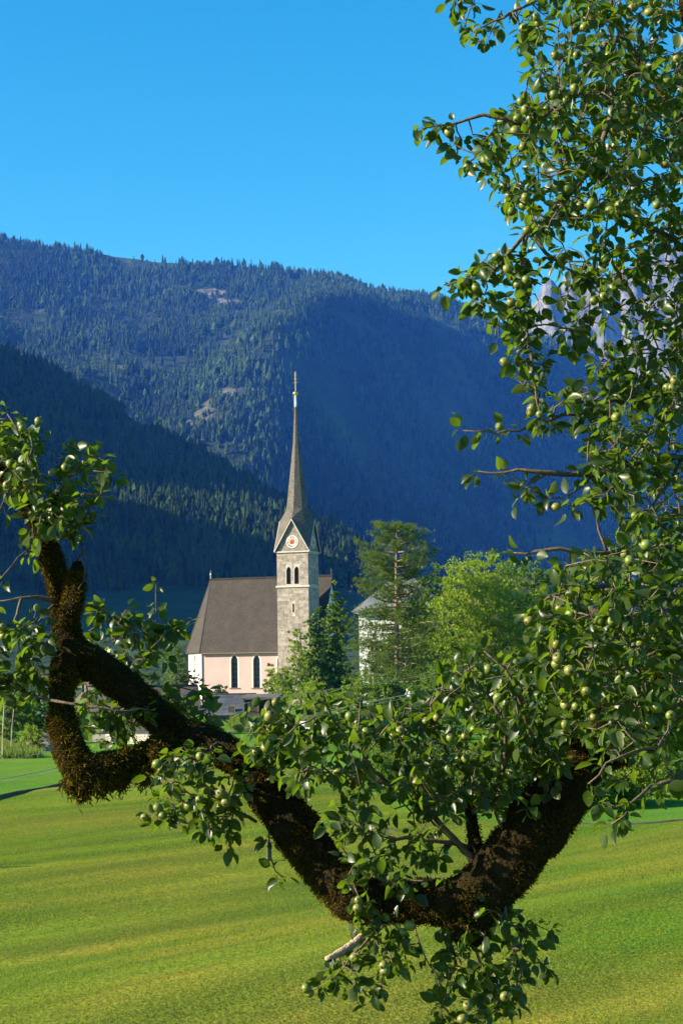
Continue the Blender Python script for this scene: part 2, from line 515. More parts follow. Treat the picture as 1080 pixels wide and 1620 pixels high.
def h_B(x, y):
    yc = np.interp(x, B_crest[:, 0], B_crest[:, 1])
    zc = np.interp(x, B_crest[:, 0], B_crest[:, 2])
    yf = np.interp(x, [-3000, -1000, -600, -200, 300, 800], [500, 560, 680, 700, 900, 1200])
    t = (y - yf) / (yc - yf)
    front = np.clip(t, 0, 1) ** 1.25
    back = 1 - np.clip((y - yc) / 900.0, 0, 1.2) ** 1.1
    prof = np.where(t < 1, front, back)
    gul = (fbm((x - 0.3 * y) / 260, y / 800, 61, 4) - 0.5) * 130 + (fbm(x / 80, y / 160, 67, 3) - 0.5) * 35
    env = np.clip(t, 0, 1) * np.clip(1.05 - t, 0, 1) * 2.2
    shade_hill = 515 * np.exp(-((x + 1080) / 260) ** 2 - ((y - 950) / 330) ** 2) * smooth(400, 700, y)     # unseen foothill added beyond the left edge to shade the lower hill
    return zc * prof + gul * env * np.clip(zc / 300, 0.1, 1) - 12 * (t <= 0) - 5 + shade_hill

def h_C(x, y):
    zc = np.interp(x, C_crest[:, 0], C_crest[:, 2])
    t = (y - 4300) / (6000 - 4300)
    prof = np.where(t < 1, 0.25 * np.clip(t, 0, 1) + 0.75 * np.clip(t, 0, 1) ** 4.0, 1 - (t - 1) * 1.6)
    rib = (np.abs(fbm(x / 170, y / 900, 71, 4) - 0.5) * -2 + 0.35) * 260 + (fbm(x / 45, y / 90, 73, 3) - 0.5) * 90
    env = np.clip(t, 0, 1) * np.clip(1.03 - t, 0, 1) * 3
    return zc * prof + rib * np.clip(env, 0, 1) + ((fbm(x / 30, y / 70, 79, 3) - 0.5) * 90 + (fbm(x / 75, y / 160, 81, 2) - 0.5) * 120) * smooth(0.6, 1, t) - 30

def rock_A(x, y, z):
    n = fbm(x / 150, y / 210, 83, 4)
    spots = 0
    for px, py, d, r in ((105, 575, 3600, 120), (325, 630, 3350, 130), (360, 445, 4300, 190), (440, 470, 4250, 120), (640, 700, 3100, 80), (160, 600, 3500, 60)):
        p = P(px, py, d)
        spots = spots + np.exp(-(((x - p.x) / r) ** 2 + ((z - p.z) / (r * 0.55)) ** 2))
    fine = fbm(x / 38, z / 26, 87, 4)
    return np.clip(smooth(0.52, 0.66, n) * smooth(0.47, 0.60, fine) * spots * 1.1, 0, 0.9)

def mountain_material(name, floor, floor2, rockc, rock2, grass):
    m, nt, b, N, L = mat_new(name)
    tc = N.new('ShaderNodeTexCoord')
    def noise(s, d=6, st=None):
        n = N.new('ShaderNodeTexNoise'); n.inputs['Scale'].default_value = s; n.inputs['Detail'].default_value = d
        if st:
            mp = N.new('ShaderNodeMapping'); mp.inputs['Scale'].default_value = st
            L.new(tc.outputs['Object'], mp.inputs[0]); L.new(mp.outputs[0], n.inputs['Vector'])
        else:
            L.new(tc.outputs['Object'], n.inputs['Vector'])
        return n.outputs['Fac']
    def ramp(fac, a, c, p0=0.35, p1=0.65):
        r = N.new('ShaderNodeValToRGB')
        r.color_ramp.elements[0].position = p0; r.color_ramp.elements[0].color = (*a, 1)
        r.color_ramp.elements[1].position = p1; r.color_ramp.elements[1].color = (*c, 1)
        L.new(fac, r.inputs[0]); return r.outputs[0]
    def mix(f, a, c):
        q = N.new('ShaderNodeMix'); q.data_type = 'RGBA'
        L.new(f, q.inputs[0]); L.new(a, q.inputs[6]); L.new(c, q.inputs[7]); return q.outputs[2]
    at = N.new('ShaderNodeAttribute'); at.attribute_name = 'rock'
    ag = N.new('ShaderNodeAttribute'); ag.attribute_name = 'grass'
    c = ramp(noise(0.012), floor, floor2)
    c = mix(ag.outputs['Fac'], c, ramp(noise(0.02), grass, tuple(np.array(grass) * 1.4)))
    c = mix(at.outputs['Fac'], c, ramp(noise(0.05, 8, (1, 1, 0.25)), rock2, rockc, 0.3, 0.6))
    L.new(c, b.inputs['Base Color'])
    b.inputs['Roughness'].default_value = 0.95
    b.inputs['Specular IOR Level'].default_value = 0.1
    bp = N.new('ShaderNodeBump'); bp.inputs['Strength'].default_value = 1.0; bp.inputs['Distance'].default_value = 12
    L.new(noise(0.03, 8), bp.inputs['Height']); L.new(bp.outputs[0], b.inputs['Normal'])
    return m
M['mount'] = mountain_material('forest_floor', (0.010, 0.020, 0.007), (0.026, 0.038, 0.011), (0.17, 0.155, 0.12), (0.05, 0.055, 0.035), (0.032, 0.052, 0.013))
M['peak'] = mountain_material('limestone_peaks', (0.03, 0.045, 0.02), (0.05, 0.07, 0.025), (0.15, 0.145, 0.135), (0.05, 0.052, 0.05), (0.06, 0.09, 0.03))

def mountain(name, xs, ys, hf, mat, rockf=None, grassf=None, smooth_it=True):
    v, f, X, Y = grid(xs, ys, hf)
    z = v[:, 2]
    rock = rockf(v[:, 0], v[:, 1], z) if rockf else np.zeros(len(v))
    gr = grassf(v[:, 0], v[:, 1], z) if grassf else np.zeros(len(v))
    return link(name, mesh(name, v, f, {'rock': rock, 'grass': gr}, smooth_it), mat, kind='structure')

mountain('forested_mountain', np.unique(np.concatenate([np.linspace(-4200, -1200, 60), np.linspace(-1200, 1300, 200), np.linspace(1300, 3200, 50)])), np.linspace(2300, 5600, 220), h_A, M['mount'], rock_A,
         lambda x, y, z: smooth(0.55, 0.7, fbm(x / 260, y / 300, 91, 3)) * 0.8)
mountain('forested_hill', np.unique(np.concatenate([np.linspace(-4600, -900, 50), np.linspace(-900, 700, 130)])), np.linspace(650, 4300, 190), h_B, M['mount'],
         None, lambda x, y, z: 0.0 + 0.6 * (1 - smooth(55, 85, z + 30 * (fbm(x / 90, y / 90, 95, 3) - 0.5))))
mountain('rocky_mountain', np.unique(np.concatenate([np.linspace(-300, 500, 40), np.linspace(500, 1700, 180), np.linspace(1700, 3600, 60)])), np.linspace(4250, 6800, 190), h_C, M['peak'],
         lambda x, y, z: smooth(300, 700, z + 500 * (fbm(x / 160, y / 300, 97, 4) - 0.5)), None, False)

# conifers of the far woods: one object per mountainside, the trees placed by geometry nodes
M['forest'] = leafmat('far_conifer', (0.005, 0.014, 0.004), (0.036, 0.062, 0.010), 0.0, rough=0.9, spec=0.1)
for nd in list(M['forest'].node_tree.nodes):
    if nd.type == 'ATTRIBUTE':
        nd.attribute_type = 'INSTANCER'; nd.attribute_name = 'tone'
    if nd.type == 'MATH' and nd.operation == 'FRACT':
        nd.operation = 'MULTIPLY'; nd.inputs[1].default_value = 1.0
    elif nd.type == 'MATH' and nd.operation == 'ADD':
        for lk in list(nd.inputs[1].links): M['forest'].node_tree.links.remove(lk)
        nd.inputs[1].default_value = 0.0

def conifer_variant(k, broad=False):
    r = random.Random(k)
    v = []; f = []
    lay = 8 if not broad else 5
    for j in range(lay):
        z0 = (0.05 + 0.86 * j / lay) if not broad else 0.12 + 0.62 * j / lay
        z1 = min(1.0, z0 + (0.22 if not broad else 0.32))
        rad = (0.155 * (1 - z0) ** 0.85 + 0.012) if not broad else 0.24 * math.sin(math.pi * min(0.95, z0 + 0.12))
        n = 6
        k0 = len(v)
        a0 = r.random() * 6
        for i in range(n):
            a = a0 + 2 * math.pi * i / n
            q = rad * r.uniform(0.55, 1.3)
            v.append((q * math.cos(a), q * math.sin(a), z0 + r.uniform(-0.03, 0.03)))
        v.append((r.uniform(-.01, .01), r.uniform(-.01, .01), z1))
        for i in range(n):
            f.append((k0 + i, k0 + (i + 1) % n, k0 + n))
    return mesh('conifer_shape', v, f)

def forest(name, pts, scl, mat, label, seed, nvar=4, broadmix=1):
    col = bpy.data.collections.new(name + '_shapes')
    for k in range(nvar):
        me = conifer_variant(seed * 10 + k, broad=(k < broadmix))
        me.materials.append(mat)
        o = bpy.data.objects.new('conifer_shape', me)
        col.objects.link(o)
    me = bpy.data.meshes.new(name)
    me.vertices.add(len(pts)); me.vertices.foreach_set('co', np.asarray(pts, np.float32).ravel())
    a = me.attributes.new('scl', 'FLOAT_VECTOR', 'POINT'); a.data.foreach_set('vector', np.asarray(scl, np.float32).ravel())
    rot = np.stack([rng.normal(0, 0.03, len(pts)), rng.normal(0, 0.03, len(pts)), U(0, 6.28, len(pts))], 1)
    a = me.attributes.new('rot', 'FLOAT_VECTOR', 'POINT'); a.data.foreach_set('vector', rot.astype(np.float32).ravel())
    tone = np.clip(0.5 + 1.7 * (fbm(pts[:, 0] / 190, pts[:, 1] / 260, 119, 4) - 0.5) + 0.28 * rng.normal(size=len(pts)), 0, 1)
    a = me.attributes.new('tone', 'FLOAT', 'POINT'); a.data.foreach_set('value', tone.astype(np.float32))
    a = me.attributes.new('pick', 'INT', 'POINT'); a.data.foreach_set('value', rng.integers(0, nvar, len(pts)).astype(np.int32))
    o = link(name, me, mat, None, kind='stuff', label=label, category='forest')
    ng = bpy.data.node_groups.new(name + '_nodes', 'GeometryNodeTree')
    ng.interface.new_socket('Geometry', in_out='INPUT', socket_type='NodeSocketGeometry')
    ng.interface.new_socket('Geometry', in_out='OUTPUT', socket_type='NodeSocketGeometry')
    N = ng.nodes; L = ng.links
    gi = N.new('NodeGroupInput'); go = N.new('NodeGroupOutput')
    ip = N.new('GeometryNodeInstanceOnPoints')
    ci = N.new('GeometryNodeCollectionInfo'); ci.inputs['Collection'].default_value = col
    ci.inputs['Separate Children'].default_value = True; ci.inputs['Reset Children'].default_value = True
    L.new(gi.outputs[0], ip.inputs['Points']); L.new(ci.outputs[0], ip.inputs['Instance'])
    ip.inputs['Pick Instance'].default_value = True
    for nm, ty, sock in (('scl', 'FLOAT_VECTOR', 'Scale'), ('rot', 'FLOAT_VECTOR', 'Rotation'), ('pick', 'INT', 'Instance Index')):
        na = N.new('GeometryNodeInputNamedAttribute'); na.data_type = ty; na.inputs['Name'].default_value = nm
        L.new(na.outputs['Attribute'], ip.inputs[sock])
    L.new(ip.outputs[0], go.inputs[0])
    md = o.modifiers.new('trees', 'NODES'); md.node_group = ng
    return o

def scatter(n, x0, x1, y0, y1, hf, keep, hmin, hmax):
    x = U(x0, x1, n); y = U(y0, y1, n)
    z = hf(x, y)
    k = keep(x, y, z)
    x, y, z = x[k], y[k], z[k]
    h = (hmin + (hmax - hmin) * rng.random(len(x)) ** 1.4) * (0.55 + 0.9 * fbm(x / 110, y / 130, 5, 3))
    s = np.stack([h * U(0.85, 1.25, len(x)), h * U(0.85, 1.25, len(x)), h], 1)
    return np.stack([x, y, z - 0.8], 1), s

def keepA(x, y, z):
    yc = np.interp(x, A_crest[:, 0], A_crest[:, 1])
    pr = np.clip(1.0 - 1.6 * rock_A(x, y, z), 0, 1) * np.clip(1.15 - 2.2 * smooth(0.50, 0.68, fbm(x / 120, y / 170, 101, 4)), 0.12, 1)
    pr = pr * np.where(z > 1050, 0.55, 1.0)
    return (rng.random(len(x)) < pr) & (y < yc + 130) & (np.abs(x / y) < 0.30) & (z > 5)
pA, sA = scatter(160000, -1500, 1600, 2450, 5250, h_A, keepA, 13, 28)
forest('mountain_forest', pA, sA, M['forest'], 'dense conifer forest covering the high hazy mountain behind the spire', 3)

def keepB(x, y, z):
    yc = np.interp(x, B_crest[:, 0], B_crest[:, 1])
    edge_h = 68 + 30 * (fbm(x / 90, y / 90, 95, 3) - 0.5)
    return (y < yc + 120) & (np.abs(x / y) < 0.32) & (z > edge_h) & (fbm(x / 60, y / 80, 111, 3) < 0.70)
pB, sB = scatter(75000, -900, 500, 900, 2600, h_B, keepB, 10, 22)
forest('hill_forest', pB, sB, M['forest'], 'dark conifer forest on the shaded hill left of the church', 5)

# ------------------------------------------------------------------ church
CH = math.radians(-17)
D0 = 287.0
c1 = P(318, 1028, D0)                         # eaves corner between nave and apse
CHZ = float(ground_z(c1.x, D0)) - 0.15
church = empty('church', (c1.x, c1.y, CHZ), CH,
               'pink and white village church with steep dark roof and pointed stone bell tower', 'church')
EX = Vector((math.cos(CH), math.sin(CH), 0)); EY = Vector((-math.sin(CH), math.cos(CH), 0))
CB = Vector((c1.x, c1.y, CHZ))
def loc_pix(px, py, ly):
    """local (x, z) of a pixel on the vertical plane local y = ly"""
    v = CAM_R @ Vector(((px - W0 / 2) / F0, (H0 / 2 - py) / F0, -1.0))
    o = Vector((0, 0, CAMZ)) - CB
    k = (ly - o.dot(EY)) / v.dot(EY)
    q = o + v * k
    return q.dot(EX), q.z
EAVE = loc_pix(370, 1028, 0)[1]
WID = 13.0
RIDGE = loc_pix(385, 915, WID / 2)[1]
NAVE_X1 = loc_pix(523, 912, WID / 2)[0]
TF = -3.5                                     # tower front plane
TX0 = loc_pix(438.6, 930, TF)[0]
TX1 = loc_pix(488.0, 930, TF)[0]
TW = TX1 - TX0
TC = ((TX0 + TX1) / 2, TF + TW / 2)

def lancet(cx, z0, w, h, n=6):
    """outline of a pointed arch, counter-clockwise"""
    r = w * 1.05; spring = z0 + h - math.sqrt(r * r - (r - w / 2) ** 2)
    pts = [(cx - w / 2, z0), (cx + w / 2, z0)]
    a1 = math.acos((r - w / 2) / r)
    for i in range(n + 1):
        a = a1 * i / n
        pts.append((cx + w / 2 - r + r * math.cos(a), spring + r * math.sin(a)))
    for i in range(n - 1, -1, -1):
        a = a1 * i / n
        pts.append((cx - w / 2 + r - r * math.cos(a), spring + r * math.sin(a)))
    return pts

def rect(cx, z0, w, h):
    return [(cx - w / 2, z0), (cx + w / 2, z0), (cx + w / 2, z0 + h), (cx - w / 2, z0 + h)]

def wall_panel(name, outer, holes, origin, ux, depth, mat, parent):
    """a wall face with real openings: outer and holes are (u, z) outlines; ux the horizontal direction; reveals go depth inwards"""
    ux = Vector(ux).normalized(); inn = Vector((0, 0, 1)).cross(ux)
    O = Vector(origin)
    to = lambda u, z, d=0.0: O + ux * u + Vector((0, 0, z)) + inn * d
    bm = bmesh.new()
    es = []
    for loop in [outer] + holes:
        vs = [bm.verts.new(to(*p)) for p in loop]
        es += [bm.edges.new((vs[i], vs[(i + 1) % len(vs)])) for i in range(len(vs))]
    bmesh.ops.triangle_fill(bm, use_beauty=True, use_dissolve=False, edges=es, normal=-inn)
    for h in holes:
        a = [bm.verts.new(to(*p)) for p in h]; c = [bm.verts.new(to(p[0], p[1], depth)) for p in h]
        for i in range(len(h)):
            j = (i + 1) % len(h)
            bm.faces.new((a[i], c[i], c[j], a[j]))
    for f in bm.faces:
        f.normal_update()
    me = bpy.data.meshes.new(name); bm.to_mesh(me); bm.free()
    return link(name, me, mat, parent)

def outline_ring(loop, grow, origin, ux, proud, mat, parent, name):
    ux = Vector(ux).normalized(); inn = Vector((0, 0, 1)).cross(ux); O = Vector(origin)
    cx = sum(p[0] for p in loop) / len(loop); 
    mb = MB(); n = len(loop); outer = []
    for i in range(n):
        a = Vector(loop[i - 1]); b = Vector(loop[i]); c = Vector(loop[(i + 1) % n])
        d1 = (b - a).normalized(); d2 = (c - b).normalized()
        nn = Vector((d1.y + d2.y, -d1.x - d2.x)).normalized()
        k = 1.0 / max(0.4, nn.dot(Vector((d1.y, -d1.x))))
        outer.append(b + nn * grow * k)
    T = lambda p, d: tuple(O + ux * p[0] + Vector((0, 0, p[1])) - inn * d)
    v = [T(p, proud) for p in loop] + [T(p, proud) for p in outer] + [T(p, -0.02) for p in outer] + [T(p, -0.02) for p in loop]
    f = []
    for i in range(n):
        j = (i + 1) % n
        f += [(i, j, n + j, n + i), (n + i, n + j, 2 * n + j, 2 * n + i), (i, 3 * n + i, 3 * n + j, j)]
    return mb.add(v, f).build(name, mat, parent)

def pane(loop, origin, ux, d, mat, parent, name):
    ux = Vector(ux).normalized(); inn = Vector((0, 0, 1)).cross(ux); O = Vector(origin)
    q = [O + ux * u + Vector((0, 0, z)) + inn * d for u, z in loop]
    return MB().slab(q, 0.05, -inn).build(name, mat, parent)

def gothic_window(loop, origin, ux, depth, parent, w, bars=5, glass=True, sill=True):
    p = pane(loop, origin, ux, depth - 0.04, M['glass'], parent, 'window')
    zmin = min(q[1] for q in loop); zmax = max(q[1] for q in loop); cx = (loop[0][0] + loop[1][0]) / 2
    ux = Vector(ux).normalized(); inn = Vector((0, 0, 1)).cross(ux); O = Vector(origin)
    T = lambda u, z, d: O + ux * u + Vector((0, 0, z)) + inn * d
    for i in range(1, bars + 1):
        z = zmin + (zmax - zmin) * 0.80 * i / bars
        MB().bar(T(cx - w / 2, z, depth - 0.12), T(cx + w / 2, z, depth - 0.12), 0.05, 0.05).build('glazing_bar', M['lead'], p)
    MB().bar(T(cx, zmin, depth - 0.13), T(cx, zmax - 0.2, depth - 0.13), 0.05, 0.05).build('glazing_bar', M['lead'], p)
    if sill:
        MB().bar(T(cx - w * 0.75, zmin - 0.07, 0.1), T(cx + w * 0.75, zmin - 0.07, 0.1), 0.5, 0.14).build('sill', M['copper'], p)
    outline_ring(loop, 0.20, origin, ux, 0.012, M['frame'], p, 'surround')
    return p

# nave front wall with three pointed windows
wins = []
for px in (370.5, 405.5, 443.5):
    u, zt = loc_pix(px, 1036, 0)
    zb = loc_pix(px, 1088, 0)[1]
    wins.append(lancet(u, zb, 1.22, zt - zb))
outer = [(0, -1.5), (NAVE_X1, -1.5), (NAVE_X1, EAVE), (0, EAVE)]
wall_panel('nave_wall', outer, wins, (0, 0, 0), (1, 0, 0), 0.55, M['pink'], church)
for w in wins:
    gothic_window(w, (0, 0, 0), (1, 0, 0), 0.55, church, 1.22)
# apse facets
p1, p2, p3, p4 = (0, 0), (-3.8, 3.8), (-3.8, 9.2), (0, 13.0)
for a, b in ((p2, p1), (p3, p2), (p4, p3)):
    L_ = math.dist(a, b); d = ((b[0] - a[0]) / L_, (b[1] - a[1]) / L_, 0)
    lp = lancet(L_ / 2, wins[0][0][1], 1.2, wins[0][2][1] - wins[0][0][1] + 1.2)
    wall_panel('apse_wall', [(0, -1.5), (L_, -1.5), (L_, EAVE), (0, EAVE)], [lp], (a[0], a[1], 0), d, 0.3, M['white'], church)
    pn = pane(lp, (a[0], a[1], 0), d, 0.28, M['frame'], church, 'blind_window')
    outline_ring(lp, 0.16, (a[0], a[1], 0), d, 0.012, M['frame'], pn, 'surround')
MB().add([(0, 13, -1.5), (NAVE_X1, 13, -1.5), (NAVE_X1, 13, EAVE), (0, 13, EAVE)], [(0, 1, 2, 3)]).build('nave_wall', M['pink'], church)
gab = [(0, -1.5), (13, -1.5), (13, EAVE), (6.5, RIDGE - 0.3), (0, EAVE)]
wall_panel('gable_wall', gab, [rect(6.5, 4.0, 1.4, 3.0)], (NAVE_X1, 0, 0), (0, 1, 0), 0.3, M['white'], church)
pane(rect(6.5, 4.0, 1.4, 3.0), (NAVE_X1, 0, 0), (0, 1, 0), 0.28, M['glass'], church, 'window')
# roof
ov = 0.45
sl = (RIDGE - EAVE) / 6.5
ez = EAVE - ov * sl * 0.55
R0 = (-0.7, 6.5, RIDGE); R1 = (NAVE_X1 + 0.3, 6.5, RIDGE)
k = 0.19
e1 = (-k, -ov, ez); e2 = (-3.8 - ov * 1.1, 3.8 - ov * 0.45, ez); e3 = (-3.8 - ov * 1.1, 9.2 + ov * 0.45, ez); e4 = (-k, 13 + ov, ez)
g1 = (NAVE_X1 + 0.3, -ov, ez); g4 = (NAVE_X1 + 0.3, 13 + ov, ez)
for nm, poly in (('front', [e1, g1, R1, R0]), ('a', [e2, e1, R0]), ('b', [e3, e2, R0]), ('c', [e4, e3, R0]), ('back', [g4, e4, R0, R1])):
    o = MB().slab(poly, 0.22).build('roof', M['shingle'], church)
    uv_planar(o)
MB().bar((R0[0] - 0.1, 6.5, RIDGE + 0.05), (R1[0], 6.5, RIDGE + 0.05), 0.35, 0.18).build('ridge_cap', M['shingle'], church)
for a, b in ((e1, R0), (e2, R0)):
    MB().bar(Vector(a) + Vector((0, -0.03, 0.05)), Vector(b) + Vector((0, 0, 0.02)), 0.20, 0.08).build('hip_cap', M['spire'], church)
fin = MB().lathe([(0.05, 0), (0.05, 0.7), (0.16, 0.8), (0.16, 0.95), (0.03, 1.05), (0.02, 1.5)], 8, (R0[0], 6.5, RIDGE)).build('finial', M['zinc'], church)
MB().bar((NAVE_X1 + 0.1, 6.5, RIDGE + 0.05), (NAVE_X1 + 0.1, 6.5, RIDGE + 1.2), 0.07).build('finial', M['iron'], church)
MB().bar((e1[0], e1[1] - 0.08, ez - 0.08), (TX0, e1[1] - 0.08, ez - 0.08), 0.16, 0.16).build('gutter', M['copper'], church)
MB().bar((0.15, -0.12, -1), (0.15, -0.12, ez - 0.1), 0.13).build('downpipe', M['trim'], church)
MB().box(-0.02, -0.10, -1.5, NAVE_X1, -0.004, 0.8).build('plinth', M['trim'], church)

# ---- tower
tw = link('tower', None, None, church); tw.location = (TC[0], TC[1], 0)
hw = TW / 2
ztop = loc_pix(463, 874, TF)[1]
zstr = loc_pix(463, 928, TF)[1]
zgab = loc_pix(462, 821, TF)[1]
bel0 = loc_pix(463, 926.5, TF)[1]; bel1 = loc_pix(463, 896, TF)[1]
slit0 = loc_pix(463, 969, TF)[1]; slit1 = loc_pix(463, 955, TF)[1]
sides = [((-hw, -hw), (1, 0, 0)), ((hw, -hw), (0, 1, 0)), ((hw, hw), (-1, 0, 0)), ((-hw, hw), (0, -1, 0))]
def face_holes(front):
    hs = [lancet(hw - 0.68, bel0 + 0.25, 0.82, bel1 - bel0 - 0.25), lancet(hw + 0.68, bel0 + 0.25, 0.82, bel1 - bel0 - 0.25)]
    if front:
        hs.append(rect(hw + 0.05, slit0, 0.34, slit1 - slit0))
    return hs
stone_cols = 0
for si, (o2, d) in enumerate(sides):
    hs = face_holes(si == 0)
    org = (TC[0] + o2[0], TC[1] + o2[1], 0)
    wall_panel('tower_wall', [(0, -1.5), (TW, -1.5), (TW, ztop), (0, ztop)], hs, org, d, 0.5, M['mortar'], church)
    U_ = Vector(d).normalized(); I_ = Vector((0, 0, 1)).cross(U_); O_ = Vector(org)
    for hi, h in enumerate(hs):
        if hi < 2:
            pn = pane(h, org, d, 0.46, M['ink'], church, 'belfry_opening')  # black sheet standing in for the darkness behind the louvres
            zlo = h[0][1]; zhi = max(q[1] for q in h); cx = (h[0][0] + h[1][0]) / 2
            for q in range(7):
                z = zlo + 0.2 + q * (zhi - zlo - 0.5) / 7
                ww = 0.40
                a = O_ + U_ * (cx - ww) + Vector((0, 0, z)) ; b = O_ + U_ * (cx + ww) + Vector((0, 0, z))
                sl_ = MB().slab([a + I_ * 0.12, b + I_ * 0.12, b + I_ * 0.40 + Vector((0, 0, 0.20)), a + I_ * 0.40 + Vector((0, 0, 0.20))], 0.035)
                sl_.build('louvre', M['wood_dark'], pn)
        else:
            pane(h, org, d, 0.46, M['ink'], church, 'slit_opening')  # black sheet standing in for the dark inside the slit
        outline_ring(h, 0.13, org, d, 0.045, M['trim'], church, 'stone_surround')
    # ashlar blocks, proud of the mortar
    mb = MB(); z = -0.6; row = 0
    while z < ztop - 0.2:
        hh = min(random.uniform(0.40, 0.66), ztop - z)
        if zstr - 0.12 < z + hh and z < zstr + 0.22:
            if z < zstr - 0.15: hh = zstr - 0.14 - z
            else: z = zstr + 0.24; continue
            if hh < 0.1: z = zstr + 0.24; continue
        u = 0.0
        while u < TW - 0.05:
            ww = min(random.uniform(0.55, 1.25), TW - u)
            if TW - (u + ww) < 0.3: ww = TW - u
            segs = [(u, u + ww)]
            for h in hs:
                hx0 = min(q[0] for q in h) - 0.14; hx1 = max(q[0] for q in h) + 0.14
                hz0 = h[0][1] - 0.14; hz1 = max(q[1] for q in h) + 0.1
                if z + hh > hz0 and z < hz1:
                    new = []
                    for s0, s1 in segs:
                        if s1 <= hx0 or s0 >= hx1: new.append((s0, s1))
                        else:
                            if s0 < hx0: new.append((s0, hx0))
                            if s1 > hx1: new.append((hx1, s1))
                    segs = new
            for s0, s1 in segs:
                if s1 - s0 < 0.08: continue
                pr = random.uniform(0.012, 0.04)
                c = [O_ + U_ * (s0 + 0.012) + Vector((0, 0, z + 0.012)), O_ + U_ * (s1 - 0.012) + Vector((0, 0, z + 0.012)),
                     O_ + U_ * (s1 - 0.012) + Vector((0, 0, z + hh - 0.012)), O_ + U_ * (s0 + 0.012) + Vector((0, 0, z + hh - 0.012))]
                t_ = [q - I_ * pr for q in c]
                k0 = len(mb.v)
                mb.add(c + t_, [(4, 5, 6, 7), (0, 1, 5, 4), (1, 2, 6, 5), (2, 3, 7, 6), (3, 0, 4, 7)])
            u += ww
        z += hh; row += 1
    me = mesh('masonry', mb.v, mb.f)
    at = me.attributes.new('tint', 'FLOAT', 'POINT')
    tv = np.repeat(rng.random(len(mb.v) // 8), 8); at.data.foreach_set('value', tv.astype(np.float32))
    if 'ashlar' not in M:
        m, nt, b, N, L = mat_new('ashlar_stone')
        an = N.new('ShaderNodeAttribute'); an.attribute_name = 'tint'
        cr = N.new('ShaderNodeValToRGB')
        cr.color_ramp.elements[0].color = (0.225, 0.190, 0.165, 1); cr.color_ramp.elements[1].color = (0.37, 0.315, 0.275, 1)
        L.new(an.outputs['Fac'], cr.inputs[0])
        tc = N.new('ShaderNodeTexCoord'); no = N.new('ShaderNodeTexNoise'); no.inputs['Scale'].default_value = 2.2; no.inputs['Detail'].default_value = 8
        L.new(tc.outputs['Object'], no.inputs['Vector'])
        r2 = N.new('ShaderNodeValToRGB')
        r2.color_ramp.elements[0].position = 0.35; r2.color_ramp.elements[0].color = (0.72, 0.70, 0.67, 1)
        r2.color_ramp.elements[1].position = 0.62; r2.color_ramp.elements[1].color = (1.1, 1.08, 1.05, 1)
        L.new(no.outputs['Fac'], r2.inputs[0])
        mx = N.new('ShaderNodeMix'); mx.data_type = 'RGBA'; mx.blend_type = 'MULTIPLY'; mx.inputs[0].default_value = 1
        L.new(cr.outputs[0], mx.inputs[6]); L.new(r2.outputs[0], mx.inputs[7]); L.new(mx.outputs[2], b.inputs['Base Color'])
        b.inputs['Roughness'].default_value = 0.9
        M['ashlar'] = m
    link('masonry', me, M['ashlar'], church, kind='stuff')
bpy.data.objects.remove(tw)
X0, Y0 = TC
def ring_course(z, h, out, name):
    a = hw + out
    mb = MB()
    mb.box(X0 - a, Y0 - a, z, X0 + a, Y0 - hw + 0.02, z + h); mb.box(X0 - a, Y0 + hw - 0.02, z, X0 + a, Y0 + a, z + h)
    mb.box(X0 - a, Y0 - hw + 0.021, z + 0.001, X0 - hw + 0.02, Y0 + hw - 0.021, z + h - 0.001); mb.box(X0 + hw - 0.02, Y0 - hw + 0.021, z + 0.001, X0 + a, Y0 + hw - 0.021, z + h - 0.001)
    mb.build(name, M['trim'], church)
ring_course(zstr - 0.1, 0.30, 0.20, 'string_course')
ring_course(ztop, 0.22, 0.24, 'cornice')
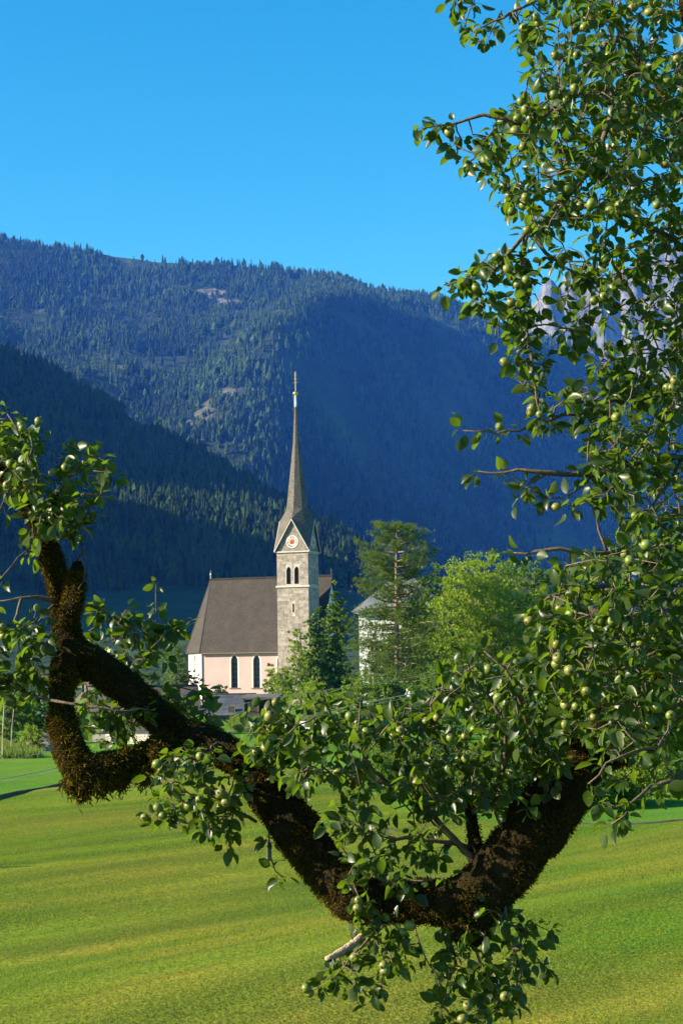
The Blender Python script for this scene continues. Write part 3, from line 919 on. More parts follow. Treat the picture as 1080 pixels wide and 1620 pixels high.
# gables with clocks
def ringz(py):
    return loc_pix(467, py, TC[1])[1]
zg0 = ztop + 0.22
M['numeral'] = M['ink']
def text_mesh(txt, size):
    cu = bpy.data.curves.new('numeral', 'FONT'); cu.body = txt; cu.size = size; cu.align_x = 'CENTER'; cu.align_y = 'CENTER'; cu.extrude = 0.006
    o = bpy.data.objects.new('numeral', cu); COL.objects.link(o)
    dg = bpy.context.evaluated_depsgraph_get()
    me = bpy.data.meshes.new_from_object(o.evaluated_get(dg))
    bpy.data.objects.remove(o)
    return me
ROM = ['XII', 'I', 'II', 'III', 'IV', 'V', 'VI', 'VII', 'VIII', 'IX', 'X', 'XI']
rom_me = [text_mesh(t, 0.48) for t in ROM]
zc = loc_pix(461.3, 857, TF)[1]
for si, (o2, d) in enumerate(sides):
    U_ = Vector(d).normalized(); I_ = Vector((0, 0, 1)).cross(U_)
    org = Vector((X0, Y0, 0)) - I_ * (hw + 0.02) - U_ * hw
    wall_panel('gable', [(0.0, zg0), (TW, zg0), (hw, zgab - 0.1)], [], org, d, 0.1, M['ashlar'], church)
    # clock
    cen = org + U_ * hw + Vector((0, 0, zc))
    rot = Matrix((U_, Vector((0, 0, 1)), -I_)).transposed()
    ck = link('clock', None, None, church)
    ck.matrix_local = Matrix.Translation(cen) @ rot.to_4x4()
    R_ = 1.04
    MB().lathe([(R_, -0.02), (R_, 0.05), (R_ - 0.06, 0.06), (R_ - 0.06, 0.05)], 40).build('dial', M['dial'], ck)
    MB().lathe([(0.47, 0.045), (0.47, 0.062), (0.05, 0.066)], 32).build('dial_centre', M['dial_red'], ck)
    for i in range(12):
        o = link('numeral', rom_me[i], M['ink'], ck)
        a = -2 * math.pi * i / 12
        o.matrix_local = Matrix.Rotation(a, 4, 'Z') @ Matrix.Translation((0, 0.73, 0.062))
    for nm, ang, ln, ww in (('hour_hand', math.radians(212), 0.42, 0.09), ('minute_hand', math.radians(20), 0.66, 0.05)):
        q = MB().add([(-ww / 2, -0.12, 0.09), (ww / 2, -0.12, 0.09), (ww, ln * 0.7, 0.09), (0, ln, 0.09), (-ww, ln * 0.7, 0.09), (-ww / 2, -0.12, 0.075), (ww / 2, -0.12, 0.075), (ww, ln * 0.7, 0.075), (0, ln, 0.075), (-ww, ln * 0.7, 0.075)],
                     [(0, 1, 2, 3, 4), (0, 5, 6, 1), (1, 6, 7, 2), (2, 7, 8, 3), (3, 8, 9, 4), (4, 9, 5, 0)]).build(nm, M['gold'] if nm == 'minute_hand' else M['ink'], ck)
        q.matrix_local = Matrix.Rotation(-ang, 4, 'Z')
# spire
ra = hw + 0.34
prof = [(806, 1.86), (785, 1.60), (755, 1.22), (700, 0.56), (642, 0.20)]
sv = []; sf = []
zC = zg0 - 0.10
corners = [(-1, -1), (1, -1), (1, 1), (-1, 1)]                # between the sides
axes = [(0, -1), (1, 0), (0, 1), (-1, 0)]
for c in corners: sv.append((X0 + c[0] * ra, Y0 + c[1] * ra, zC))
for a in axes: sv.append((X0 + a[0] * ra, Y0 + a[1] * ra, zgab))
rings = []
for py, r in prof:
    z = ringz(py); ids = []
    for i in range(8):
        an = -math.pi / 2 + i * math.pi / 4        # even: axis, odd: diagonal (i=1 -> corner (1,-1))
        ids.append(len(sv)); sv.append((X0 + r * math.cos(an), Y0 + r * math.sin(an), z))
    rings.append(ids)
for i in range(4):
    A_ = 4 + i; A2 = 4 + (i + 1) % 4; Cn = [1, 2, 3, 0][i]; D_ = rings[0][2 * i + 1]; Ra = rings[0][2 * i]; Rb = rings[0][(2 * i + 2) % 8]
    sf += [(A_, Cn, D_), (Cn, A2, D_), (A_, D_, Ra), (D_, A2, Rb)]
for j in range(len(rings) - 1):
    for i in range(8):
        sf.append((rings[j][i], rings[j][(i + 1) % 8], rings[j + 1][(i + 1) % 8], rings[j + 1][i]))
sf.append(tuple(rings[-1]))
sp = link('spire', mesh('spire', sv, sf), M['spire'], church)
uv_planar(sp)
md = sp.modifiers.new('thick', 'SOLIDIFY'); md.thickness = 0.14; md.offset = -1
for i in range(4):
    a = Vector(sv[4 + i]); 
    for cn in ([0, 1, 2, 3][i], [1, 2, 3, 0][i]):
        b = Vector(sv[cn])
        out = Vector((axes[i][0], axes[i][1], 0)) * 0.03
        MB().bar(a + out - Vector((0, 0, 0.05)), b + out - Vector((0, 0, 0.0)), 0.08, 0.14).build('bargeboard', M['trim'], church)
zt = ringz(643)
tp = Vector((X0, Y0, 0))
MB().lathe([(0.235, zt - 0.15), (0.21, zt + 0.1), (0.19, ringz(626)), (0.10, ringz(625.5))], 12, tp).build('spire_cap', M['zinc'], church, True)
zb = ringz(622.3)
MB().lathe([(0.10, zb - 0.50), (0.22, zb - 0.42), (0.12, zb - 0.34), (0.34, zb - 0.2), (0.45, zb), (0.34, zb + 0.22), (0.12, zb + 0.34)], 14, tp).build('spire_ball', M['gold'], church, True)
cz1 = ringz(588)
cr_ = MB().bar((X0, Y0, zb + 0.3), (X0, Y0, cz1), 0.10).build('cross', M['gold'], church)
for py, hl in ((605.5, 0.42), (599.5, 0.34), (593.5, 0.28)):
    z = ringz(py)
    MB().bar((X0 - hl, Y0, z), (X0 + hl, Y0, z), 0.08).build('cross_arm', M['iron'], cr_)

# ------------------------------------------------------------------ other buildings
def gable_building(name, label, cat, loc, rz, L, Wd, hwall, hroof, wall, roof, over=0.5, base=None, windows=(), door=None, chimney=None, group=None, hip=0.0, upper=None):
    """gabled block: L along local x (ridge direction), Wd along local y, front wall faces local -y"""
    t = empty(name, loc, rz, label, cat, group)
    holes_f = [rect(u, z, w, h) for (side, u, z, w, h) in windows if side == 'f']
    holes_l = [rect(u, z, w, h) for (side, u, z, w, h) in windows if side == 'l']
    holes_r = [rect(u, z, w, h) for (side, u, z, w, h) in windows if side == 'r']
    zb = -1.2
    hx = hip
    gabr = [(0, zb), (Wd, zb), (Wd, hwall), (Wd / 2, hwall + hroof * (1 - hx) - 0.12), (0, hwall)] if hx < 0.99 else [(0, zb), (Wd, zb), (Wd, hwall), (0, hwall)]
    specs = [([(0, zb), (L, zb), (L, hwall), (0, hwall)], holes_f, (0, 0, 0), (1, 0, 0)), (gabr, holes_r, (L, 0, 0), (0, 1, 0)),
             ([(0, zb), (L, zb), (L, hwall), (0, hwall)], [], (L, Wd, 0), (-1, 0, 0)), (gabr, holes_l, (0, Wd, 0), (0, -1, 0))]
    for out, hs, org, d in specs:
        o = wall_panel('wall', out, hs, org, d, 0.25, wall, t); uv_planar(o)
        for h in hs:
            pn = pane(h, org, d, 0.2, M['glass'], t, 'window')
            outline_ring(h, 0.10, org, d, 0.03, M['frame'] if wall is M['white'] else M['wood_grey'], pn, 'frame')
            U_ = Vector(d); I_ = Vector((0, 0, 1)).cross(U_); cx = (h[0][0] + h[1][0]) / 2
            a = Vector(org) + U_ * cx + I_ * 0.12
            MB().bar(a + Vector((0, 0, h[0][1])), a + Vector((0, 0, h[2][1])), 0.06).build('mullion', M['frame'], pn)
    if base:
        MB().box(-0.06, -0.06, zb, L + 0.06, Wd + 0.06, base).build('plinth', M['concrete'], t)
    s = hroof / (Wd / 2); e = over
    ze = hwall - e * s * 0.8 + 0.12; rz_ = hwall + hroof + 0.12
    if hx < 0.99:
        x0, x1 = -e, L + e; r0, r1 = x0, x1
    else:
        x0, x1 = -e, L + e; r0, r1 = Wd / 2 - e, L - Wd / 2 + e
    parts = [[(x0, -e, ze), (x1, -e, ze), (r1, Wd / 2, rz_), (r0, Wd / 2, rz_)], [(x1, Wd + e, ze), (x0, Wd + e, ze), (r0, Wd / 2, rz_), (r1, Wd / 2, rz_)]]
    if hx >= 0.99:
        parts += [[(x0, Wd + e, ze), (x0, -e, ze), (r0, Wd / 2, rz_)], [(x1, -e, ze), (x1, Wd + e, ze), (r1, Wd / 2, rz_)]]
    ro = None
    for p in parts:
        ro = MB().slab(p, 0.16).build('roof', roof, t); uv_planar(ro)
    MB().bar((r0, Wd / 2, rz_ + 0.03), (r1, Wd / 2, rz_ + 0.03), 0.3, 0.12).build('ridge_cap', roof, t)
    if hx < 0.99:
        for xx in (x0 - 0.02, x1 + 0.02):
            MB().bar((xx, -e, ze - 0.08), (xx, Wd / 2, rz_ - 0.08), 0.05, 0.2).build('bargeboard', M['wood_grey'], t)
            MB().bar((xx, Wd + e, ze - 0.08), (xx, Wd / 2, rz_ - 0.08), 0.05, 0.2).build('bargeboard', M['wood_grey'], t)
    if chimney:
        u, w = chimney
        zz = hwall + hroof * (1 - abs(w - Wd / 2) / (Wd / 2))
        c = MB().box(u - 0.4, w - 0.4, zz - 0.6, u + 0.4, w + 0.4, zz + 1.6).build('chimney', M['white'], t)
        MB().box(u - 0.5, w - 0.5, zz + 1.61, u + 0.5, w + 0.5, zz + 1.75).build('chimney_cap', M['trim'], c)
    if door:
        u, w, h = door
        dd = MB().box(u - w / 2, -0.05, zb, u + w / 2, -0.004, h).build('door', M['wood_dark'], t); uv_planar(dd)
        MB().box(u + w / 2 - 0.2, -0.12, 0.9, u + w / 2 - 0.1, -0.051, 1.05).build('handle', M['iron'], dd)
    return t

def put(px, py, d):
    p = P(px, py, d)
    return p
def gz(p):
    return float(ground_z(p.x, p.y))
def hpix(px, py, d):
    p = P(px, py, d); return p.z - gz(p)

# dark slate-roofed shed below the church
d = 205.0
p = put(325, 1140, d); s = 2700 / d
gable_building('wooden_shed', 'dark board shed with blue-grey slate roof below the church windows', 'shed', (p.x, d, gz(p)), math.radians(-9), 5.0, 6.5, hpix(360, 1128, d), hpix(360, 1099, d) - hpix(360, 1128, d),
               M['wood_dark'], M['slate'], 0.5, windows=[('f', 3.2, 0.9, 0.7, 0.8)])
# open lean-to with a flat pale roof edge
d = 203.0
p = put(386, 1140, d); q = put(437, 1140, d)
Lw = (q.x - p.x)
t = empty('lean_to_shelter', (p.x, d, gz(p)), math.radians(-6), 'open lean-to shelter with flat pale-edged roof beside the slate shed', 'shelter')
zr = hpix(400, 1104, d)
MB().slab([(-0.3, -0.5, zr), (Lw + 0.3, -0.5, zr), (Lw + 0.3, 4, zr + 0.35), (-0.3, 4, zr + 0.35)], 0.22).build('roof', M['wood_grey'], t)
o = MB().box(0, 3.7, -0.6, Lw, 3.85, zr + 0.1).build('back_wall', M['wood_orange'], t); uv_planar(o)
o = MB().box(0, 0.0, -0.6, Lw * 0.45, 0.10, zr - 0.25).build('front_wall', M['wood_dark'], t); uv_planar(o)
for u in (0.0, Lw * 0.45, Lw * 0.92):
    MB().box(u - 0.1, -0.12, -0.6, u + 0.1, -0.01 if u else -0.02, zr - 0.2).build('post', M['wood_grey'], t)
# brown-roofed barn with larch boards
d = 172.0
p = put(238, 1150, d)
gable_building('wooden_barn', 'small barn with brown roof and orange larch boards by the mossy branch', 'barn', (p.x, d, gz(p)), math.radians(14), 4.6, 5.0, hpix(270, 1122, d), hpix(270, 1086, d) - hpix(270, 1122, d),
               M['wood_orange'], M['brown_roof'], 0.6, base=0.4, windows=[('f', 2.9, 1.0, 0.8, 0.9)])
# grey board barn left with a concrete footing
d = 160.0
p = put(148, 1160, d)
gable_building('wooden_barn', 'grey weathered board barn with pale concrete footing behind the branch loop', 'barn', (p.x, d, gz(p)), math.radians(-4), 5.2, 5.0, hpix(180, 1122, d), hpix(180, 1098, d) - hpix(180, 1122, d),
               M['wood_grey'], M['brown_roof'], 0.6, base=0.7, windows=[('f', 2.6, 1.5, 1.2, 0.9)], door=(1.0, 1.2, 2.0))
# house with chimney further left
d = 262.0
p = put(118, 1090, d)
gable_building('village_house', 'dark-roofed house with white chimney seen past the upright mossy branch', 'house', (p.x, d, gz(p)), math.radians(-30), 6.5, 6.5, hpix(150, 1062, d), hpix(150, 1034, d) - hpix(150, 1062, d),
               M['wood_grey'], M['brown_roof'], 0.8, windows=[('f', 2, 3, 1, 1.3), ('f', 5.0, 3, 1, 1.3), ('l', 3.2, 3, 1, 1.3)], chimney=(3.4, 4.4))
d = 235.0
p = put(58, 1120, d)
gable_building('village_house', 'small white cottage glimpsed behind the orchard bushes', 'house', (p.x, d, gz(p)), math.radians(8), 3.4, 4.0, hpix(75, 1090, d), 1.8,
               M['white'], M['brown_roof'], 0.4, windows=[('f', 1.6, 1.2, 0.8, 1.0)])
# large white house behind the pine
d = 250.0
p = put(569, 1080, d)
gable_building('village_house', 'large white house with grey standing-seam roof behind the tall pine', 'house', (p.x, d, gz(p)), math.radians(-8), 12.0, 11.0, hpix(575, 962, d), hpix(640, 912, d) - hpix(575, 962, d),
               M['white'], M['metal_roof'], 1.0, hip=1.0, windows=[('f', u, z, 1.1, 1.6) for u in (2.2, 5.0, 8.0, 10.6) for z in (1.6, 5.0, 8.0)] + [('l', u, z, 1.1, 1.6) for u in (3.0, 7.5) for z in (1.6, 5.0, 8.0)])
d = 262.0
p = put(790, 1060, d)
gable_building('village_house', 'brown-roofed house half hidden behind the broad leafy tree', 'house', (p.x, d, gz(p)), math.radians(30), 8.5, 9.0, hpix(800, 945, d), hpix(800, 902, d) - hpix(800, 945, d),
               M['wood_dark'], M['brown_roof'], 0.9, windows=[('f', 2, 4, 1, 1.4), ('f', 5, 4, 1, 1.4)])
d = 240.0
p = put(880, 1060, d)
gable_building('village_house', 'house with red-brown tiled roof seen between the pear leaves', 'house', (p.x, d, gz(p)), math.radians(24), 9.0, 8.5, hpix(900, 985, d), hpix(900, 944, d) - hpix(900, 985, d),
               M['wood_dark'], M['red_roof'], 0.9, windows=[('f', 2, 4, 1, 1.4), ('f', 5, 4, 1, 1.4)], chimney=(4.0, 3.5))
# ------------------------------------------------------------------ walls
def rubble_wall(name, label, a, b, h, th, stones_px=None, boards=None):
    a = Vector(a); b = Vector(b)
    L_ = (b - a).length; rz = math.atan2(b.y - a.y, b.x - a.x)
    t = empty(name, tuple(a), rz, label, 'wall')
    MB().box(0.06, 0.06, -0.5, L_ - 0.06, th - 0.06, h - 0.05).build('core', M['mortar'], t)
    shapes = []
    for k_ in range(5):
        r = random.Random(k_)
        bm = bmesh.new(); bmesh.ops.create_cube(bm, size=1.0)
        bmesh.ops.bevel(bm, geom=bm.edges[:], offset=0.12, segments=1, affect='EDGES')
        for v in bm.verts: v.co += Vector((r.uniform(-.07, .07), r.uniform(-.07, .07), r.uniform(-.07, .07)))
        me = bpy.data.meshes.new('stone'); bm.to_mesh(me); bm.free(); me.materials.append(M['stone']); shapes.append(me)
    z = -0.15; n = 0
    while z < h - 0.05:
        hh = random.uniform(0.17, 0.30); u = 0
        while u < L_:
            ww = random.uniform(0.25, 0.6)
            o = link('stone', shapes[n % 5], None, t); n += 1
            o.location = (min(u + ww / 2, L_ - 0.1), random.uniform(0.02, 0.08), z + hh / 2)
            o.scale = (ww * 1.02, 0.3, hh * 1.03); o.rotation_euler = (random.uniform(-.08, .08), random.uniform(-.06, .06), 0)
            u += ww
        z += hh
    if boards:
        u = 0.05
        bme = MB().box(0, 0, 0, 0.155, 0.04, boards).build('board', M['pale_board'], t); uv_planar(bme)
        bme.location = (u, 0.10, h - 0.1)
        while u < L_ - 0.3:
            u += 0.165
            o = bme.copy(); COL.objects.link(o); o.parent = t
            o.location = (u, 0.10 + random.uniform(-.01, .01), h - 0.1 + random.uniform(-.04, .03))
        MB().box(0.03, 0.145, h + 0.15, L_ - 0.05, 0.22, h + 0.27).build('rail', M['wood_grey'], t)
    return t
ga = ground_hit(42, 1186); gb = ground_hit(112, 1180)
gb = P(112, 1180, ga.y); gb.z = ga.z
rubble_wall('garden_wall', 'pale board fence on a low rubble stone base at the field edge', ga, gb, 0.62, 0.5, boards=0.85)
d = 150.0
a = P(168, 1166, d); b = P(245, 1162, d - 4); a.z = gz(a); b.z = gz(b)
rubble_wall('garden_wall', 'low grey rubble wall inside the loop of mossy branches', a, b, 0.75, 0.5)
d = 165.0
a = P(395, 1156, d + 7); b = P(556, 1140, d - 5); a.z = gz(a); b.z = gz(b)
rubble_wall('garden_wall', 'low sunlit rubble wall below the shrubs in front of the tower', a, b, 0.9, 0.5)

# ------------------------------------------------------------------ background trees and shrubs
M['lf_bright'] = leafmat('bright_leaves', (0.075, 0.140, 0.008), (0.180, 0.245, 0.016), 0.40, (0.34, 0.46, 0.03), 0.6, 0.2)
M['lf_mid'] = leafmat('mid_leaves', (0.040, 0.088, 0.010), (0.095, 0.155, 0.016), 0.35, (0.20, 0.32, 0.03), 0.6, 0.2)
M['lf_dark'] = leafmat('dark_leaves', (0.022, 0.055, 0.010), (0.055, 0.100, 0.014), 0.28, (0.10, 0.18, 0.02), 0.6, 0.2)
M['lf_purple'] = leafmat('copper_leaves', (0.030, 0.035, 0.018), (0.060, 0.060, 0.030), 0.2, (0.10, 0.10, 0.03), 0.6, 0.2)
M['lf_needle'] = leafmat('pine_needles', (0.042, 0.092, 0.014), (0.125, 0.178, 0.026), 0.3, (0.18, 0.27, 0.03), 0.7, 0.15)
M['lf_cyp'] = leafmat('dense_conifer', (0.070, 0.135, 0.012), (0.165, 0.230, 0.024), 0.15, (0.08, 0.16, 0.02), 0.7, 0.15)
M['weed'] = leafmat('tall_weeds', (0.055, 0.100, 0.014), (0.13, 0.175, 0.03), 0.35, (0.24, 0.34, 0.04), 0.7, 0.15)

def unit(v):
    return v / (np.linalg.norm(v, axis=-1, keepdims=True) + 1e-9)

def leaf_quads(c, size, up=0.4, nrm=None):
    """small diamond leaves at points c"""
    n = len(c)
    d = unit(rng.normal(size=(n, 3)))
    nn = unit(rng.normal(size=(n, 3)) + np.array([0, 0, up]) if nrm is None else rng.normal(size=(n, 3)) * 0.6 + nrm)
    s = unit(np.cross(d, nn)); d = np.cross(nn, s)
    L_ = size * U(0.6, 1.3, n)[:, None]
    w = L_ * 0.55
    v = np.stack([c - d * L_ * 0.5, c + s * w * 0.5 + nn * L_ * 0.06, c + d * L_ * 0.5, c - s * w * 0.5 + nn * L_ * 0.06], 1).reshape(-1, 3)
    f = np.arange(n * 4).reshape(n, 4)
    return v, f

def crown_points(blobs, n, clump=0.55, shell=0.55):
    """points gathered in clumps inside a set of ellipsoids (cx cy cz rx ry rz)"""
    blobs = np.array(blobs, float)
    vol = (blobs[:, 3] * blobs[:, 4] * blobs[:, 5]) ** 0.75
    per = 34
    nc = max(6, n // per)
    which = rng.choice(len(blobs), nc, p=vol / vol.sum())
    d = unit(rng.normal(size=(nc, 3)))
    r = shell + (1 - shell) * rng.random(nc) ** 0.6
    r = r * (0.85 + 0.3 * rng.random(nc))
    cc = blobs[which, :3] + d * r[:, None] * blobs[which, 3:]
    w2 = rng.integers(0, nc, n)
    rad = clump * U(0.6, 1.3, nc)
    off = unit(rng.normal(size=(n, 3))) * (rng.random(n) ** 0.5)[:, None] * rad[w2][:, None] * np.array([1, 1, 0.62])
    tint = np.clip(rng.random(nc)[w2] * 0.6 + rng.random(n) * 0.4, 0, 0.999)
    return cc[w2] + off, tint, cc

def tree(name, label, cat, px, base_d, top_py, width_px, mat, n=9000, leaf=0.30, crown_from=0.25, blobs=None, trunk_r=None, group=None, base_drop=0.3, clump=0.6, shape=None, cx_shift=0.0, seed=0):
    """broadleaf tree or shrub standing on the ground at depth base_d under pixel px, reaching up to pixel row top_py"""
    p = P(px, top_py, base_d)
    g = float(ground_z(p.x, base_d))
    H = p.z - g; Wm = width_px * base_d / F0
    t = empty(name, (p.x, base_d, g), 0, label, cat, group)
    lo = crown_from * H
    if blobs is None:
        blobs = []
        r = random.Random(hash((px, top_py)) & 0xffff)
        nb = 15
        for i in range(nb):
            f = (i + 0.5) / nb
            zz = lo + (H - lo) * (0.12 + 0.76 * f)
            wid = Wm / 2 * (math.sin(math.pi * (0.16 + 0.70 * f)) ** 0.7 if shape is None else shape(f))
            a = r.random() * 6.28
            k_ = 0.42 * wid
            blobs.append((math.cos(a) * k_ + cx_shift, math.sin(a) * k_, zz, wid * 0.70, wid * 0.70, (H - lo) * 0.17))
    c, tint, cc = crown_points(blobs, n, clump * max(0.5, Wm / 8.0))
    c[:, 2] = np.maximum(c[:, 2], 0.05)
    v, f = leaf_quads(c, leaf)
    link('crown', mesh('crown', v, f, {'tint': np.repeat(tint, 4)}), mat, t)
    tr = trunk_r or max(0.05, 0.02 * H)
    pts = [(0, 0, -base_drop, tr * 1.25), (0.02 * H * U(-1, 1), 0.02 * H * U(-1, 1), lo * 0.8 + 0.1, tr), (0.03 * H * U(-1, 1), 0, lo + (H - lo) * 0.45, tr * 0.6), (0, 0, lo + (H - lo) * 0.85, tr * 0.2)]
    rp = resample(pts, max(0.25, H / 14))
    tv, tf = tube(rp[:, :3], rp[:, 3], 8, 0.1)
    trunk = link('trunk', mesh('trunk', tv, tf, None, True), M['bark_far'], t)
    idx = rng.choice(len(cc), min(9, len(cc)), replace=False)
    for i in idx:
        z0 = U(lo * 0.8, lo + (H - lo) * 0.55)
        k_ = np.interp(z0, rp[:, 2], np.arange(len(rp)))
        a = rp[int(k_)]
        e = cc[i]
        q = resample([(a[0], a[1], a[2], tr * 0.4), tuple((a[:3] * 0.5 + e * 0.5) + np.array([0, 0, 0.06 * H])) + (tr * 0.22,), tuple(e) + (tr * 0.07,)], 0.5)
        tv, tf = tube(q[:, :3], q[:, 3], 5)
        link('limb', mesh('limb', tv, tf, None, True), M['bark_far'], trunk)
    return t

# left edge orchard
tree('orchard_bush', 'grey-green orchard bush beside the tall bare stake', 'bush', 18, 150, 1088, 62, M['lf_mid'], 7000, 0.20, 0.08)
tree('orchard_bush', 'leafy orchard bush behind the pale board fence', 'bush', 66, 152, 1105, 66, M['lf_mid'], 6500, 0.20, 0.08)
tree('orchard_bush', 'low rounded bush touching the end of the board fence', 'bush', 52, 141, 1146, 40, M['lf_bright'], 2500, 0.16, 0.03)
tree('orchard_bush', 'dark tree at the far end of the orchard', 'tree', 35, 190, 1064, 90, M['lf_dark'], 6000, 0.26, 0.08)
tree('orchard_bush', 'bush between the white cottage and the grey barn', 'bush', 122, 175, 1112, 50, M['lf_mid'], 4500, 0.22, 0.05)
for px, top, bot, lb in ((4, 1098, 1200, 'tall thin bare stake at the orchard edge'), (18, 1122, 1190, 'shorter thin stake leaning in the orchard grass')):
    g = ground_hit(px, bot)
    q = P(px + 4, top, g.y)
    t = empty('orchard_stake', g, 0, lb, 'stake')
    r = resample([(0, 0, -0.3, 0.05), (0.05, 0.02, (q.z - g.z) * 0.5, 0.045), (q.x - g.x, 0.05, q.z - g.z, 0.03)], 0.3)
    v, f = tube(r[:, :3], r[:, 3], 6, 0.2); link('stake_pole', mesh('stake_pole', v, f), M['dead_wood'], t)
    r = resample([(0.04, 0.02, (q.z - g.z) * 0.55, 0.03), (0.3, 0.1, (q.z - g.z) * 0.75, 0.02)], 0.2)
    v, f = tube(r[:, :3], r[:, 3], 5, 0.2); link('stake_fork', mesh('stake_fork', v, f), M['dead_wood'], t)
# round the church
tree('leafy_tree', 'green tree leaning over the corner of the white apse', 'tree', 276, 300, 1008, 62, M['lf_mid'], 7000, 0.30, 0.1)
tree('dark_shrub', 'dark purplish shrub in front of the white apse', 'shrub', 294, 258, 1054, 58, M['lf_purple'], 4500, 0.26, 0.05)
tree('dark_shrub', 'rounded dark green shrub below the first church window', 'shrub', 349, 262, 1082, 34, M['lf_dark'], 3500, 0.22, 0.03)
tree('light_shrub', 'lime green shrub against the foot of the church tower', 'shrub', 452, 236, 1050, 66, M['lf_bright'], 8000, 0.26, 0.04)
tree('light_shrub', 'dark evergreen shrub at the third church window', 'shrub', 431, 246, 1046, 26, M['lf_dark'], 3000, 0.24, 0.04)
tree('leafy_tree', 'pale slender tree rising in front of the stone tower', 'tree', 474, 262, 982, 44, M['lf_bright'], 4200, 0.28, 0.25)
def cyp_shape(f):
    return 0.95 * (1 - f) ** 0.55 + 0.12
tree('dense_conifer', 'tall dense dark conifer right of the church tower', 'conifer', 531, 224, 926, 70, M['lf_cyp'], 26000, 0.36, 0.02, shape=cyp_shape, clump=0.45)
tree('dense_conifer', 'smaller dense conifer leaning on the tall one by the tower', 'conifer', 499, 221, 953, 54, M['lf_cyp'], 18000, 0.36, 0.02, shape=cyp_shape, clump=0.45)
tree('light_shrub', 'bright shrub below the dense conifers', 'shrub', 500, 215, 1078, 90, M['lf_bright'], 8000, 0.24, 0.03)
tree('light_shrub', 'spreading bright bush at the pine foot facing the church', 'shrub', 572, 205, 1062, 74, M['lf_bright'], 7500, 0.24, 0.03)
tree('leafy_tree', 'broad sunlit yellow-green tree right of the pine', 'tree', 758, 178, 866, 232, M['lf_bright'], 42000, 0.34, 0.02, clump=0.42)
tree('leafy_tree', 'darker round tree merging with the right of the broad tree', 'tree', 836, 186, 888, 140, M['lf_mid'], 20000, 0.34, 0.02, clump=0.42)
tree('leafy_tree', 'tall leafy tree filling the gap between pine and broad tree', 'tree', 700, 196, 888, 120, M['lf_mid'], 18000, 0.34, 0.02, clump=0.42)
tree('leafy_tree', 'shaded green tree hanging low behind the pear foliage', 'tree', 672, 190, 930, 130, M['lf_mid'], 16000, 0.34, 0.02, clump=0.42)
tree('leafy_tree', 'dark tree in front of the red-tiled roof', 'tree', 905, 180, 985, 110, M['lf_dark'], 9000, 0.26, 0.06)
tree('leafy_tree', 'tall mixed tree at the outer edge of the village', 'tree', 1010, 172, 960, 130, M['lf_mid'], 10000, 0.26, 0.06)
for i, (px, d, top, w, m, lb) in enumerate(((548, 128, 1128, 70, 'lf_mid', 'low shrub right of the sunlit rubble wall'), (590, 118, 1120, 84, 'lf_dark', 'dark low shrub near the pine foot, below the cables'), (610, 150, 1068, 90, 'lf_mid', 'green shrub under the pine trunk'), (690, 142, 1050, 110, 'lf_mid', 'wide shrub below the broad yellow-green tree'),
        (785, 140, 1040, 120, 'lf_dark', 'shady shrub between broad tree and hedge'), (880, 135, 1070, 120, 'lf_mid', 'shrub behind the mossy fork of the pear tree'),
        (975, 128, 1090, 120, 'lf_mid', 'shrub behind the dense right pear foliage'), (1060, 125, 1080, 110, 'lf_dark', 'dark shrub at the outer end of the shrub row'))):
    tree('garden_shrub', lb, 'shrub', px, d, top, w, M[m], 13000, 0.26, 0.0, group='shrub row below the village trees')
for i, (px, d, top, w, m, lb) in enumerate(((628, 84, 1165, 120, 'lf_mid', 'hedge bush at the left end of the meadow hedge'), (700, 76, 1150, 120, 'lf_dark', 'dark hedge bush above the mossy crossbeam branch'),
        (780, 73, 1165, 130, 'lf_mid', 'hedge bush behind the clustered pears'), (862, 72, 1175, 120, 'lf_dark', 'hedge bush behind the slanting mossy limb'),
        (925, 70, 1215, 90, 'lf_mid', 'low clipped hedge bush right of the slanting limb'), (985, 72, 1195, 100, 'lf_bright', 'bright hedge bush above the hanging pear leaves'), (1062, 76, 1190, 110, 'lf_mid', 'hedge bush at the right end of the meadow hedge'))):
    tree('hedge_bush', lb, 'bush', px, d, top, w, M[m], 14000, 0.13, 0.0, group='hedge along the mown meadow', clump=1.0)

